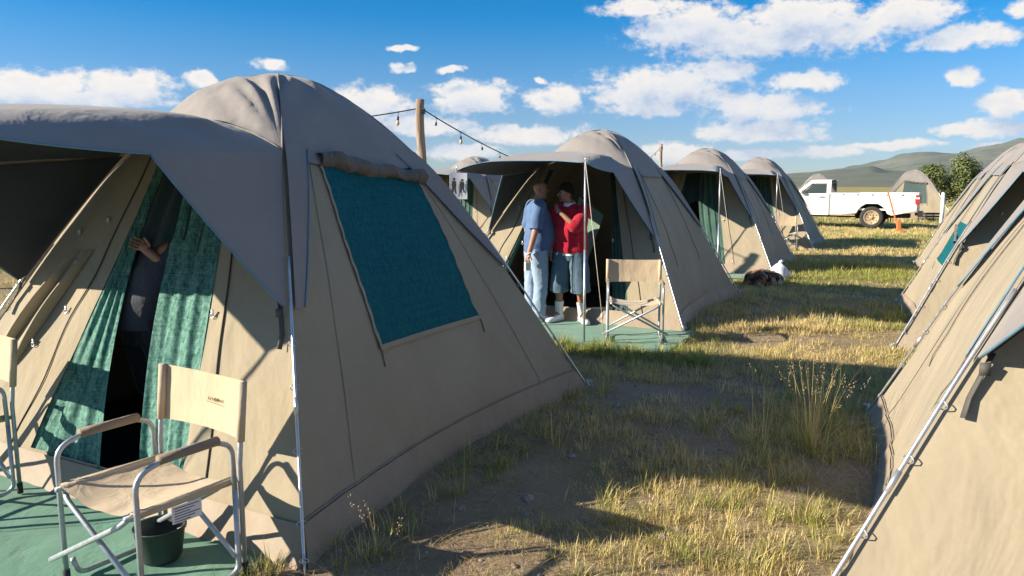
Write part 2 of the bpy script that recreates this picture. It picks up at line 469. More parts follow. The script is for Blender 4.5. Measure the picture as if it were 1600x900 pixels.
# ------------------------------------------------------------------ mesh helpers
class MB:
    """collects geometry for one mesh"""
    def __init__(s):
        s.v, s.f, s.mi = [], [], []

    def add(s, vs, fs, m=0):
        o = len(s.v)
        s.v += [tuple(x) for x in vs]
        s.f += [tuple(i + o for i in f) for f in fs]
        s.mi += [m] * len(fs)
        return s

    def grid(s, fn, nu, nv, m=0, skip=None, closed_v=False):
        vs = [fn(i / (nu - 1), j / (nv if closed_v else nv - 1)) for i in range(nu) for j in range(nv)]
        fs = []
        for i in range(nu - 1):
            for j in range(nv if closed_v else nv - 1):
                if skip and skip(i, j):
                    continue
                k = (j + 1) % nv
                fs.append((i * nv + j, (i + 1) * nv + j, (i + 1) * nv + k, i * nv + k))
        return s.add(vs, fs, m)

    def tube(s, path, r, n=8, m=0, caps=True, flat=None):
        path = [Vector(p) for p in path]
        k = len(path)
        rs = r if isinstance(r, (list, tuple)) else [r] * k
        vs, fs = [], []
        up = None
        for i, p in enumerate(path):
            t = (path[min(i + 1, k - 1)] - path[max(i - 1, 0)])
            t = t.normalized() if t.length > 1e-9 else Vector((0, 0, 1))
            if up is None:
                up = Vector((0, 0, 1)) if abs(t.z) < 0.9 else Vector((0, 1, 0))
            a = t.cross(up)
            if a.length < 1e-6:
                a = t.orthogonal()
            a.normalize()
            b2 = a.cross(t).normalized()
            up = b2
            for j in range(n):
                an = 2 * pi * j / n
                e1, e2 = (1, 1) if flat is None else flat
                vs.append(p + a * cos(an) * rs[i] * e1 + b2 * sin(an) * rs[i] * e2)
        for i in range(k - 1):
            for j in range(n):
                j2 = (j + 1) % n
                fs.append((i * n + j, i * n + j2, (i + 1) * n + j2, (i + 1) * n + j))
        if caps:
            fs.append(tuple(range(n - 1, -1, -1)))
            fs.append(tuple((k - 1) * n + j for j in range(n)))
        return s.add(vs, fs, m)

    def box(s, lo, hi, m=0, rot=None, at=None):
        x0, y0, z0 = lo
        x1, y1, z1 = hi
        vs = [Vector(p) for p in ((x0, y0, z0), (x1, y0, z0), (x1, y1, z0), (x0, y1, z0), (x0, y0, z1), (x1, y0, z1), (x1, y1, z1), (x0, y1, z1))]
        if rot is not None:
            vs = [rot @ v for v in vs]
        if at is not None:
            vs = [v + Vector(at) for v in vs]
        return s.add(vs, [(0, 3, 2, 1), (4, 5, 6, 7), (0, 1, 5, 4), (1, 2, 6, 5), (2, 3, 7, 6), (3, 0, 4, 7)], m)

    def rings(s, rings, m=0, cap0=True, cap1=True):
        n = len(rings[0])
        vs = [p for r in rings for p in r]
        fs = []
        for i in range(len(rings) - 1):
            for j in range(n):
                j2 = (j + 1) % n
                fs.append((i * n + j, i * n + j2, (i + 1) * n + j2, (i + 1) * n + j))
        if cap0:
            fs.append(tuple(range(n - 1, -1, -1)))
        if cap1:
            fs.append(tuple((len(rings) - 1) * n + j for j in range(n)))
        return s.add(vs, fs, m)

    def prism(s, poly, y0, y1, m=0):
        """polygon in xz extruded along y"""
        n = len(poly)
        vs = [(x, y0, z) for x, z in poly] + [(x, y1, z) for x, z in poly]
        fs = [tuple(range(n)), tuple(range(2 * n - 1, n - 1, -1))]
        for i in range(n):
            j = (i + 1) % n
            fs.append((i, i + n, j + n, j))
        return s.add(vs, fs, m)

    def mesh(s, name, mats, smooth=True):
        me = bpy.data.meshes.new(name)
        me.from_pydata([tuple(v) for v in s.v], [], s.f)
        for mt in (mats if isinstance(mats, (list, tuple)) else [mats]):
            me.materials.append(MATS[mt])
        me.polygons.foreach_set('material_index', s.mi)
        me.polygons.foreach_set('use_smooth', [smooth] * len(me.polygons))
        me.update()
        return me


def obj(name, me, parent=None, loc=None, rz=None):
    o = bpy.data.objects.new(name, me)
    COL.objects.link(o)
    if parent is not None:
        o.parent = parent
    if loc is not None:
        o.location = loc
    if rz is not None:
        o.rotation_euler = (0, 0, rz)
    return o


def tag(o, label=None, cat=None, group=None, kind=None):
    if label:
        o['label'] = label
    if cat:
        o['category'] = cat
    if group:
        o['group'] = group
    if kind:
        o['kind'] = kind
    return o


def thing(name, loc, rz, label, cat, group=None):
    o = obj(name, None, None, loc, rz)
    o.empty_display_size = 0.2
    return tag(o, label, cat, group)


def bevel(o, w, seg=2, ang=40):
    md = o.modifiers.new('bevel', 'BEVEL')
    md.width = w
    md.segments = seg
    md.limit_method = 'ANGLE'
    md.angle_limit = radians(ang)
    return o


def arc_path(pts, r=0.05, n=5):
    """poly line with rounded corners"""
    pts = [Vector(p) for p in pts]
    out = [pts[0]]
    for i in range(1, len(pts) - 1):
        a, b, c = pts[i - 1], pts[i], pts[i + 1]
        d1, d2 = (a - b), (c - b)
        k = min(r, d1.length * 0.48, d2.length * 0.48)
        p, q = b + d1.normalized() * k, b + d2.normalized() * k
        for j in range(n + 1):
            t = j / n
            out.append(p * (1 - t) ** 2 + b * 2 * t * (1 - t) + q * t * t)
    out.append(pts[-1])
    return out


def gz(x, y):
    """height of the ground"""
    return 0.022 * mnoise.noise(Vector((x * 0.55, y * 0.55, 0))) + 0.012 * mnoise.noise(Vector((x * 2.1, y * 2.1, 3.3))) - 0.012


# ------------------------------------------------------------------ ground and hills
def build_ground():
    def axis(lo, hi, step, far):
        a = list(np.arange(lo, hi + 1e-6, step))
        d, x = step, hi
        up = []
        while x < far:
            d *= 1.35
            x += d
            up.append(x)
        d, x = step, lo
        dn = []
        while x > -far:
            d *= 1.35
            x -= d
            dn.append(x)
        return dn[::-1] + a + up
    xs, ys = axis(-6, 16, 0.11, 9000), axis(0.5, 30, 0.11, 9000)
    nx, ny = len(xs), len(ys)
    vs = [(x, y, gz(x, y) if abs(x) < 60 and abs(y) < 90 else -0.012) for x in xs for y in ys]
    fs = [(i * ny + j, (i + 1) * ny + j, (i + 1) * ny + j + 1, i * ny + j + 1) for i in range(nx - 1) for j in range(ny - 1)]
    mb = MB().add(vs, fs)
    o = obj('ground', mb.mesh('ground', 'soil'))
    tag(o, kind='structure')

    # hill ranges described by the height they reach against the sky
    ridge_far = [(-40, .6), (-20, .9), (0, .7), (12, .5), (20, .6), (23.5, 1.0), (25, 1.35), (27.5, 2.05), (29, 2.25), (30.5, 2.0), (32.5, 2.45), (35, 2.8), (40, 2.9), (50, 2.0), (70, 1.2)]
    ridge_mid = [(-40, .5), (0, .35), (15, .5), (20, .8), (22.5, 1.0), (24.5, 1.15), (25.5, 1.32), (26.3, 1.05), (28, .85), (31, 1.0), (36, 1.2), (45, .8), (70, .4)]
    ridge_near = [(-40, .1), (10, .3), (18, .55), (23, .72), (26, .82), (30, .75), (35, .55), (45, .3), (70, .1)]
    for k, (prof, r0, r1, nz) in enumerate(((ridge_far, 2600, 5200, .16), (ridge_mid, 1500, 2500, .12), (ridge_near, 420, 1400, .06))):
        az = [p[0] for p in prof]
        ev = [p[1] for p in prof]
        na, nr = 320, 40
        vs = []
        for i in range(na):
            a = -42 + 114 * i / (na - 1)
            e = float(np.interp(a, az, ev))
            for j in range(nr):
                t = j / (nr - 1)
                r = r0 + (r1 - r0) * t
                w = t * t * (3 - 2 * t)
                x, y = r * sin(radians(a)), r * cos(radians(a))
                nn = mnoise.fractal(Vector((x / 420, y / 420, k * 3.1)), 0.9, 2.1, 6)
                nn2 = mnoise.fractal(Vector((x / 90, y / 90, k * 3.1)), 0.9, 2.1, 4)
                hgt = r * math.tan(radians(e)) * w * (1 + 0.25 * nn * (1 - 0.5 * w)) + r * math.tan(radians(nz)) * (nn * 0.8 + nn2 * 0.25) * (0.15 + w)
                vs.append((x, y, hgt - 2.0 * (1 - t) if t < 0.1 else hgt))
            x, y = (r1 * 1.25) * sin(radians(a)), (r1 * 1.25) * cos(radians(a))
            vs.append((x, y, -20))
        n2 = nr + 1
        fs = [(i * n2 + j, (i + 1) * n2 + j, (i + 1) * n2 + j + 1, i * n2 + j + 1) for i in range(na - 1) for j in range(nr)]
        h = obj('hills', MB().add(vs, fs).mesh('hills', 'hillside'))
        tag(h, kind='structure')


build_ground()

# ------------------------------------------------------------------ tents
HB, PEAK = 1.68, 2.44
_S = [0, .08, .15, .287, .4, .477, .6, .72, .86, 1.0]
_Z = [2.44, 2.415, 2.35, 2.14, 1.91, 1.735, 1.37, .98, .49, 0.0]
SK = 0.415          # where the roof ends on the rib


def rib_z(s):
    # smooth through the samples
    for i in range(len(_S) - 1):
        if s <= _S[i + 1] or i == len(_S) - 2:
            t = (s - _S[i]) / (_S[i + 1] - _S[i])
            m0 = (_Z[i + 1] - _Z[i - 1]) / (_S[i + 1] - _S[i - 1]) if i > 0 else 0.0
            m1 = (_Z[i + 2] - _Z[i]) / (_S[i + 2] - _S[i]) if i + 2 < len(_S) else (_Z[i + 1] - _Z[i]) / (_S[i + 1] - _S[i])
            d = _S[i + 1] - _S[i]
            return (2 * t ** 3 - 3 * t ** 2 + 1) * _Z[i] + (t ** 3 - 2 * t ** 2 + t) * d * m0 + (-2 * t ** 3 + 3 * t ** 2) * _Z[i + 1] + (t ** 3 - t ** 2) * d * m1


def turn(side, x, y, z):
    return {'right': (x, y, z), 'rear': (-y, x, z), 'left': (-x, -y, z), 'front': (y, -x, z)}[side]


def skin0(side, s, t):
    """canvas of a tent: s from the peak (0) to the ground (1), t from rib (-1) to rib (1)"""
    q = 1 - t * t
    z = rib_z(s)
    x = HB * s
    if side == 'front':
        z += 0.22 * q * exp(-((s - .36) / .17) ** 2)
    else:
        z += 0.05 * q * exp(-((s - .30) / .15) ** 2)
        x -= 0.035 * q * exp(-((s - .65) / .25) ** 2)
    if side != 'front':
        x -= 0.17 * q * max(0, (s - .55) / .45) ** 2
    return Vector(turn(side, x, HB * s * t, z))


def skin(side, s, t, off=0.0, wr=1.0, seed=0.0):
    p = skin0(side, s, t)
    e = 0.01
    du = skin0(side, s + e, t) - skin0(side, max(s - e, 0.0), t)
    dv = skin0(side, max(s, .02), t + e) - skin0(side, max(s, .02), t - e)
    n = dv.cross(du)
    if n.length < 1e-9:
        n = Vector((0, 0, 1))
    n.normalize()
    if n.z < 0:
        n = -n
    if s < 0.02:
        n = Vector((0, 0, 1))
    d = off
    if wr:
        edge = max(0.0, 1 - abs(t)) ** 0.4
        # tension folds running from the ribs into the panels
        a = mnoise.noise(Vector((p.x * 2.2 + seed, p.y * 2.2, p.z * 0.8)))
        g = (1 - abs(t)) * HB * s
        b = mnoise.noise(Vector((g * 9 + p.z * 3.0, g * 2.0 - p.z * 1.3 + seed, 5.1 + (2 if t > 0 else 0))))
        d += wr * ((0.017 if side == 'front' else 0.026) * a * edge + (0.016 if side == 'front' else 0.010) * b * edge * (0.3 + s))
        if side != 'front' and s > .76:
            # creases pulled from the lower window corners to the ground
            for t0, k0 in ((-.45, -.9), (.45, .9)):
                tl_ = t0 + k0 * (s - .79) * 1.5
                d += wr * 0.034 * exp(-((t - tl_) / .035) ** 2) * min(1, (s - .76) * 12) * (1.05 - s) / .25
    return p + n * d


def roof_skin(side, s, t, off=0.022, wr=1.0, seed=0.0):
    p = skin(side, s, t, off, 0.8 * wr, seed)
    if wr:
        # slack folds fanning out above the front seams
        for sg in (-1, 1):
            dx, dy = (t - sg) * s * HB * 0.9, (s - SK) * HB
            if side != 'front':
                continue
            r = sqrt(dx * dx + dy * dy)
            ph = atan2(-dy, -sg * dx + 1e-6)
            p.z += wr * 0.012 * sin(ph * 8.5 + 1.2 * sin(r * 6) + seed) * exp(-((r - .42) / .28) ** 2)
            w_ = sin(ph * 13 + 2.0 * sin(r * 5) + 1.0)
            p.z += wr * 0.020 * (abs(w_) ** .7 * (1 if w_ > 0 else -1)) * exp(-((r - .30) / .16) ** 2)
        if side != 'front':
            p.z += wr * 0.012 * sin(t * 7 + s * 30 + seed) * exp(-((s - .18) / .10) ** 2)
    return p


CACHE = {}


def cached(key, fn):
    if key not in CACHE:
        CACHE[key] = fn()
    return CACHE[key]


# awning: width and height of the cloth between seam (a=0) and the poles (a=1), b across
AX1, AY1 = 0.86, -2.74


def awning_pt(a, b, wr=1.0):
    s = SK
    p0 = skin('front', s, b, 0.024, 0)
    y1 = AY1 + 0.10 * (1 - b * b)
    x1 = (AX1 if b > 0 else 0.73) * b
    ab = abs(b)
    drop = ab ** 3.6
    zc = 2.12 - 0.02 * a - 0.14 * a ** 3
    ze = 1.87 - 0.16 * sin(pi * min(1, a)) * 0.28 + 0.06 * a * a
    if b < 0:
        ze -= 0.07 * a * a
    zz = zc + (ze - zc) * drop
    base = Vector((p0.x * (1 - a) + x1 * a, p0.y * (1 - a) + y1 * a, zz))
    k = max(0.0, 1 - a / 0.18)
    base.z = base.z * (1 - k) + p0.z * k
    if wr:
        base.z += wr * 0.012 * mnoise.noise(Vector((base.x * 3, base.y * 1.6, 1.7))) * min(1, a * 4)
        for sg in (-1, 1):
            r = sqrt((b - sg) ** 2 * 0.5 + a * a * 2.2)
            ph = atan2(a * 1.6, -sg * (b - sg) + 1e-6)
            base.z += wr * 0.018 * sin(ph * 9 + 0.7) * exp(-((r - .38) / .22) ** 2) * min(1, a * 6)
    return base


KA = 0.46   # where the free edge of the corner flap leaves the awning


def flap_front_pt(sg, a, w, ka=KA):
    """triangle between awning edge (w=0) and the strap on the rib (w=1)"""
    top = awning_pt(a * ka, sg)
    tip = skin('front', 0.695, sg * 0.985, 0.035, 0) + Vector((sg * 0.01, -0.02, 0))
    rib = skin('front', SK + (0.695 - SK) * w, sg, 0.035, 0)
    p = top * (1 - w) + tip * w
    # the seam side follows the rib
    p = p * a + rib * (1 - a) if a < 1 else p
    p = top * (1 - w) + (rib * (1 - a) + tip * a) * w if w > 0.0 else top
    p.z -= 0.02 * sin(pi * w) * sin(pi * min(1, a * 0.9))
    p.y -= 0.012 * sin(pi * w) * a
    return p


def strip_w(sg_front, s):
    """how far (in t) the corner strip covers the side walls at s"""
    k = (s - SK) / (0.70 - SK)
    return (0.27 - 0.20 * k) if sg_front else (0.40 * (1 - k) + 0.02)


def make_tent(loc, rz, label, group, hi=False, left='closed', right='closed', rear='closed', awning=True, door=True, pole_feet=True, seed=0.0):
    t = thing('dome_tent', loc, rz, label, 'tent', group)
    N = 46 if hi else 22
    wr = 1.0
    sd = seed if hi else 0.0

    D0, DL, DR = (.43, -.60, .62) if door == 'wide' else (.46, -.31, .49)

    # walls
    for side in ('front', 'right', 'rear', 'left'):
        def wall(side=side):
            mb = MB()
            if side == 'front' and door:
                sv = sorted(set([round(x, 4) for x in np.linspace(.34, 1, N)] + [D0, .952]))
                tv = sorted(set([round(x, 4) for x in np.linspace(-1, 1, N)] + [DL, DR]))
                vs = [skin('front', s, tt, 0, wr, sd) for s in sv for tt in tv]
                nt = len(tv)
                fs = []
                for i in range(len(sv) - 1):
                    for j in range(nt - 1):
                        if sv[i] >= D0 - 1e-4 and sv[i + 1] <= .9521 and tv[j] >= DL - 1e-4 and tv[j + 1] <= DR + 1e-4:
                            continue
                        fs.append((i * nt + j, (i + 1) * nt + j, (i + 1) * nt + j + 1, i * nt + j + 1))
                mb.add(vs, fs)
            else:
                mb.grid(lambda i, j: skin(side, .34 + .66 * i, -1 + 2 * j, 0, wr, sd), N, N)
            return mb.mesh(side + '_wall', 'canvas_wall')
        obj(side + '_wall', cached((side, 'wall', hi, sd, door), wall), t)

        def lap():
            mb = MB()
            for tt in (-.70, .70):
                mb.grid(lambda i, j: skin(side, .45 + .51 * i, tt + (-.012 + .024 * j), 0.004 + .003 * (j == .5), wr, sd), 40, 3)
            mb.tube([skin(side, .953, -1 + 2 * k / 40, 0.008, wr, sd) for k in range(41)], .004, 5)
            return mb.mesh('lap_seam', 'canvas_wall')
        if hi and side != 'front':
            obj('lap_seam', cached((side, 'lap', sd), lap), t)

        def skirt(side=side):
            mb = MB()
            mb.grid(lambda i, j: skin(side, .957 + .066 * i, -1 + 2 * j, 0.012 + 0.012 * i, wr, sd) + Vector((0, 0, 0.004)), 4, N)
            return mb.mesh('skirt', 'canvas_skirt')
        obj('skirt', cached((side, 'skirt', hi, sd), skirt), t)

    # roof
    def roof():
        mb = MB()
        for side in ('front', 'right', 'rear', 'left'):
            ex = 0.0 if side == 'front' else 0.045
            mb.grid(lambda i, j: roof_skin(side, (SK + ex * (1 - (2 * j - 1) ** 4)) * i, -1 + 2 * j, 0.022, wr, sd), 30 if hi else 16, 60 if hi else 24)
        return mb.mesh('roof', 'canvas_roof')
    ro = obj('roof', cached(('roof', hi, sd), roof), t)

    def seams():
        mb = MB()
        for sx_ in (-1, 1):
            for side in ('front', 'rear'):
                mb.tube([roof_skin(side, SK * k / 14, sx_, 0.026, 0) for k in range(15)], 0.006, 5)
        mb.tube([skin('front', SK, -1 + 2 * k / 24, 0.030, 0) for k in range(25)], 0.006, 5)
        return mb.mesh('seam', 'canvas_roof')
    obj('seam', cached(('seams', hi), seams), ro)

    # corner strips over the ribs and front corner flaps
    for sx_, sy_ in ((1, -1), (1, 1), (-1, 1), (-1, -1)):
        front = sy_ < 0
        ka = 0.74 if (hi and sx_ < 0) else KA

        def flap():
            mb = MB()
            n1, n2 = (20, 12)
            rng = []
            # side wall part: t=-1 end of right is front, t=+1 is rear; on the left it is mirrored
            sidew = 'right' if sx_ > 0 else 'left'
            sgn = (-1 if front else 1) if sx_ > 0 else (1 if front else -1)
            mb.grid(lambda i, j: skin(sidew, SK - .02 + (.72 - SK) * i, sgn * (1 - j * strip_w(front, SK + (.70 - SK) * i)), 0.034 - 0.008 * j, 0.5, sd), n1, n2)
            if not front:
                sg2 = -1 if sx_ > 0 else 1
                mb.grid(lambda i, j: skin('rear', SK - .02 + (.72 - SK) * i, sg2 * (1 - j * strip_w(False, SK + (.70 - SK) * i)), 0.034 - 0.008 * j, 0.5, sd), n1, n2)
            elif awning:
                mb.grid(lambda i, j: flap_front_pt(sx_, i, j, ka), 20, 16)
            return mb.mesh('corner_flap', 'canvas_roof')
        fo = obj('corner_flap', cached((sx_, sy_, 'flap', hi, awning, sd), flap), t)

        def pipe():
            mb = MB()
            sidew = 'right' if sx_ > 0 else 'left'
            sgn = (-1 if front else 1) if sx_ > 0 else (1 if front else -1)
            mb.tube([skin(sidew, SK + (.70 - SK) * k / 16, sgn * (1 - strip_w(front, SK + (.70 - SK) * k / 16)), 0.03, 0.5, sd) for k in range(17)], 0.005, 5)
            if front and awning:
                mb.tube([flap_front_pt(sx_, 1, k / 16, ka) for k in range(17)], 0.0055, 5)
            return mb.mesh('piping', 'piping_blue')
        obj('piping', cached((sx_, sy_, 'pipe', hi, awning, sd), pipe), fo)

        # pole of this corner, outside the canvas below the flap
        def pole():
            mb = MB()
            side = 'front' if front else 'rear'
            tt = sx_ if front else -sx_
            pts = []
            for k in range(19):
                s = .62 + .385 * k / 18
                p = skin0(side, s, tt)
                o_ = Vector((sx_, sy_ * 1.0, 0.55)).normalized() * 0.028
                pts.append(p + o_ + Vector((0, 0, 0.0)))
            mb.tube(pts, 0.0082, 8)
            mb.tube(pts[9:11], 0.0115, 8)
            return mb.mesh('corner_pole', 'steel')
        po = obj('corner_pole', cached((sx_, sy_, 'pole'), pole), t)

        def clip():
            mb = MB()
            side = 'front' if front else 'rear'
            tt = sx_ if front else -sx_
            c = Vector((sx_, sy_, 0.5)).normalized() * 0.02
            mb.tube([c + Vector((0.017 * cos(q) * sx_, 0.017 * cos(q) * -sy_, 0.016 * sin(q))) for q in np.linspace(0, 5.6, 9)], 0.0026, 5)
            return mb.mesh('clip', 'chair_tube')
        for s in (.745, .80, .875, .955):
            obj('clip', cached((sx_, sy_, 'clip'), clip), po, skin0('front' if front else 'rear', s, sx_ if front else -sx_))

        if front:
            def strap():
                mb = MB()
                a = skin('front', .69, sx_ * 0.965, 0.04, 0)
                b = skin('front', .735, sx_ * 0.958, 0.02, 0)
                c = skin('front', .755, sx_ * 0.945, 0.028, 0)
                mb.tube([a, a.lerp(b, .5), b, c], 0.013, 6, flat=(1, 0.22))
                d = a.lerp(b, .35)
                mb.box((-.018, -.006, -.022), (.018, .006, .022), at=d + Vector((0, -.012, 0)))
                return mb.mesh('strap', 'dark_strap')
            obj('strap', cached((sx_, 'strap'), strap), fo)

        def peg():
            mb = MB()
            x, y = sx_ * (HB + .035), sy_ * (HB + .035)
            mb.tube([(x - .02 * sx_, y - .02 * sy_, .07), (x + .012 * sx_, y + .012 * sy_, -.06)], 0.006, 6)
            mb.tube([(x + .02 * cos(q), y + .02 * sin(q), .055) for q in np.linspace(0, 6, 9)], 0.004, 5)
            return mb.mesh('peg', 'steel')
        obj('peg', cached((sx_, sy_, 'peg'), peg), t)

    # awning with its poles and guy ropes
    if awning:
        def aw():
            mb = MB()
            mb.grid(lambda i, j: awning_pt(i, -1 + 2 * j), 40 if hi else 24, 40 if hi else 24)
            return mb.mesh('awning', 'canvas_roof')
        ao = obj('awning', cached(('awning', hi), aw), t)

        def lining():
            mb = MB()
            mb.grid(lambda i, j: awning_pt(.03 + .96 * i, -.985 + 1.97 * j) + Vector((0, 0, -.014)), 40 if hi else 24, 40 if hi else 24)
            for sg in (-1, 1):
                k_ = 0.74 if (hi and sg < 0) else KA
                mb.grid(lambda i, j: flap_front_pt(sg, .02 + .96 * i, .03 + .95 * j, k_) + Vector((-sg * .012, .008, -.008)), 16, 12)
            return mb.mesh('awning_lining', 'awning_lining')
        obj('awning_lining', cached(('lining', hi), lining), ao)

        def apipe():
            mb = MB()
            for b in (-1, 1):
                mb.tube([awning_pt(KA + (1 - KA) * k / 12, b) for k in range(13)], 0.0055, 5)
            mb.tube([awning_pt(1, -1 + 2 * k / 20) for k in range(21)], 0.0055, 5)
            return mb.mesh('piping', 'piping_blue')
        obj('piping', cached(('apipe', hi), apipe), ao)
        for sx_ in (-1, 1):
            def apole():
                p = awning_pt(1, sx_, 0)
                mb = MB()
                mb.tube([(p.x + .02 * sx_, p.y - .02, -0.02), (p.x + .01 * sx_, p.y, 1.0)], 0.0145, 8)
                mb.tube([(p.x + .01 * sx_, p.y, 0.98), (p.x, p.y, p.z + 0.0)], 0.011, 8)
                mb.tube([(p.x, p.y, p.z), (p.x, p.y, p.z + 0.06)], 0.005, 6)
                return mb.mesh('awning_pole', 'steel')
            obj('awning_pole', cached((sx_, 'apole'), apole), t)

            def guy():
                p = awning_pt(1, sx_, 0)
                mb = MB()
                e = Vector((p.x + sx_ * .42, p.y - .42, 0.02))
                mb.tube([Vector((p.x, p.y, p.z + .03)), e], 0.0035, 5)
                mb.tube([e + Vector((0, 0, .05)), e + Vector((.02, -.02, -.08))], 0.006, 6)
                c = Vector((p.x, p.y, p.z)).lerp(e, .82)
                mb.box((-.012, -.006, -.03), (.012, .006, .03), at=c)
                return mb.mesh('guy_rope', 'rope')
            obj('guy_rope', cached((sx_, 'guy'), guy), t)

    # floor
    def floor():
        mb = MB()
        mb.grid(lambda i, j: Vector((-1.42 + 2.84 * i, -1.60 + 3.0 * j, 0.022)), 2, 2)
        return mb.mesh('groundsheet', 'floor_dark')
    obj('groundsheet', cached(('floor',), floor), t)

    # door curtains
    if door:
        for k in (-1, 1):
            def curtain():
                mb = MB()

                def pt(i, j):
                    s = .455 + (.965 - .455) * i
                    if door == 'wide':
                        t0, t1 = (DL - .005, DL + .07) if k < 0 else (DR + .005, DR - .08 - .05 * i)
                    elif k < 0:
                        t0, t1 = -.315, -.315 + .06 + .05 * i + .40 * max(0, i - .22) ** 1.1
                    else:
                        t0, t1 = .495, .03 + .26 * i ** 1.3 + (.02 if i < .3 else 0)
                    tt = t0 + (t1 - t0) * j
                    fold = 0.011 * sin(j * 19 + 2.2 * sin(i * 2.1 + k)) + 0.004 * sin(j * 43 + i * 3) + 0.008 * mnoise.noise(Vector((j * 5, i * 2.5, k)))
                    return skin('front', s, tt, -0.012 + fold, 0)
                mb.grid(pt, 30, 60)
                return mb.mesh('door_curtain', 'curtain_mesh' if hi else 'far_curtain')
            obj('door_curtain', cached((k, 'curtain', door, hi), curtain), t)

        if door != 'wide':
            def top_mesh():
                mb = MB()
                mb.grid(lambda i, j: skin('front', .45 + (.165 + .012 * sin(j * 9)) * i, -.315 + .81 * j, -0.028 - 0.008 * sin(j * 30), 0), 8, 40)
                return mb.mesh('door_netting', 'dark_net')
            obj('door_netting', cached(('topnet',), top_mesh), t)

        for tt in (DL - .12, DR + .11):
            def zips():
                mb = MB()
                mb.tube([skin('front', .46 + .5 * k / 26, tt + 0.012 * sin(k * .7) * (1 if tt < 0 else .2), 0.006, wr, sd) for k in range(27)], 0.0045, 5)
                return mb.mesh('zip', 'seam')
            obj('zip', cached(('zip', tt, hi, sd), zips), t)

        def ring():
            mb = MB()
            mb.tube([Vector((.014 * cos(q), -.004, .014 * sin(q))) for q in np.linspace(0, 6.28, 9)], 0.0025, 5)
            mb.box((-.008, -.004, .0), (.008, .002, .035))
            return mb.mesh('toggle', 'steel')
        for (s, tt) in ((.74, -.50), (.66, -.62), (.58, -.55), (.72, .53), (.80, -.6), (.60, -.78)):
            obj('toggle', cached(('ring',), ring), t, skin('front', s, tt, 0.012, wr, sd))

        if hi and right == 'open':
            # canvas door leaf gathered beside the opening
            for q, (ta, tb, w) in enumerate(((-.60, -.72, .040), (-.72, -.86, .034))):
                def tied():
                    mb = MB()

                    def pt(i, j):
                        s = .63 + .22 * i
                        b = ta + (tb - ta) * i
                        hgt = .075 * sin(pi * min(1, i * 1.02)) ** .7
                        # a standing crease of cloth: up one side, over and down again
                        off = hgt * (1 - abs(2 * j - 1) ** 1.3)
                        return skin('front', s, b + (j - .5) * .10 + .05 * (1 - abs(2 * j - 1)), .006 + off, 0)
                    mb.grid(pt, 24, 12)
                    return mb.mesh('door_leaf_fold', 'canvas_wall')
                obj('door_leaf_fold', tied(), t)

    # windows
    for side, st in (('left', left), ('right', right), ('rear', rear)):
        mir = -1 if side == 'left' else 1

        def win_t(i, j):
            s = .42 + (.79 - .42) * i
            y0, y1 = -.44 - .13 * i, .50 + .10 * i
            if mir < 0:
                y0, y1 = -y1, -y0
            s2 = s + (.022 * i * 0) + (.0 if i else 0)
            y = y0 + (y1 - y0) * j
            return s2, y / (HB * s2)

        i0 = .60 if st == 'half' else 0.0

        def zip_pair(par):
            for j in (0, 1):
                def edge():
                    mb = MB()
                    mb.tube([skin(side, *win_t(.02 + 1.06 * k / 20, j), 0.008, wr, sd) for k in range(21)], 0.0036, 5)
                    return mb.mesh('window_zip', 'seam' if st == 'open' else 'canvas_roll')
                obj('window_zip', cached((side, 'wedge', j, hi, sd, st), edge), par)
        if st in ('open', 'half'):
            def win():
                mb = MB()
                mb.grid(lambda i, j: skin(side, *win_t(i0 + (1 - i0) * i, j), 0.010, wr, sd), 26, 26)
                return mb.mesh('window', 'far_mesh' if side == 'rear' else 'window_mesh')
            wo = obj('window', cached((side, 'win', hi, sd, st), win), t)
            zip_pair(wo)

            def hem():
                mb = MB()
                for j0, j1 in ((-.014, .006), (.994, 1.014)):
                    mb.grid(lambda i, j: skin(side, *win_t(i0 + (1.0 - i0) * i, j0 + (j1 - j0) * j), 0.0135 + .003 * sin(i * 60 + j), wr, sd), 40, 3)
                mb.grid(lambda i, j: skin(side, *win_t(.988 + .022 * i, -.012 + 1.024 * j), 0.0135 + .003 * sin(j * 50), wr, sd), 3, 40)
                return mb.mesh('window_hem', 'canvas_wall')
            obj('window_hem', cached((side, 'hem', hi, sd, st), hem), wo)

            def roll():
                mb = MB()
                pts, rs = [], []
                for k in range(40):
                    u = k / 39
                    s, tt = win_t(i0 + .045 + .115 * u ** 1.6 + .035 * sin(pi * u), -.01 + 1.04 * u)
                    pts.append(skin(side, s, tt, 0.024, 0))
                    rs.append((.30 if st == 'half' else 1.0) * (.056 + .030 * u ** 2 + .016 * sin(u * 5.1 + .6) + .008 * mnoise.noise(Vector((u * 14, 0, 0)))))
                n = 18
                o0 = len(mb.v)
                mb.tube(pts, rs, n, flat=(1.0, .72), caps=False)
                for q in range(o0, len(mb.v)):
                    v = Vector(mb.v[q])
                    d = (.3 if st == 'half' else 1) * (0.026 * mnoise.noise(v * 7) + 0.013 * mnoise.noise(Vector((v.x * 30, v.y * 6, v.z * 30))))
                    mb.v[q] = tuple(v + Vector((d, d * .3, d)))
                # inner turns seen at the open end
                for rr in (.7, .42):
                    mb.tube([p + Vector((0, .004, 0)) for p in pts[:6]], [r * rr for r in rs[:6]], 14, flat=(1, .7), caps=False)
                return mb.mesh('rolled_cover', 'canvas_roll')
            obj('rolled_cover', cached((side, 'roll', hi, st), roll), t)
        else:
            zip_pair(t)
    return t


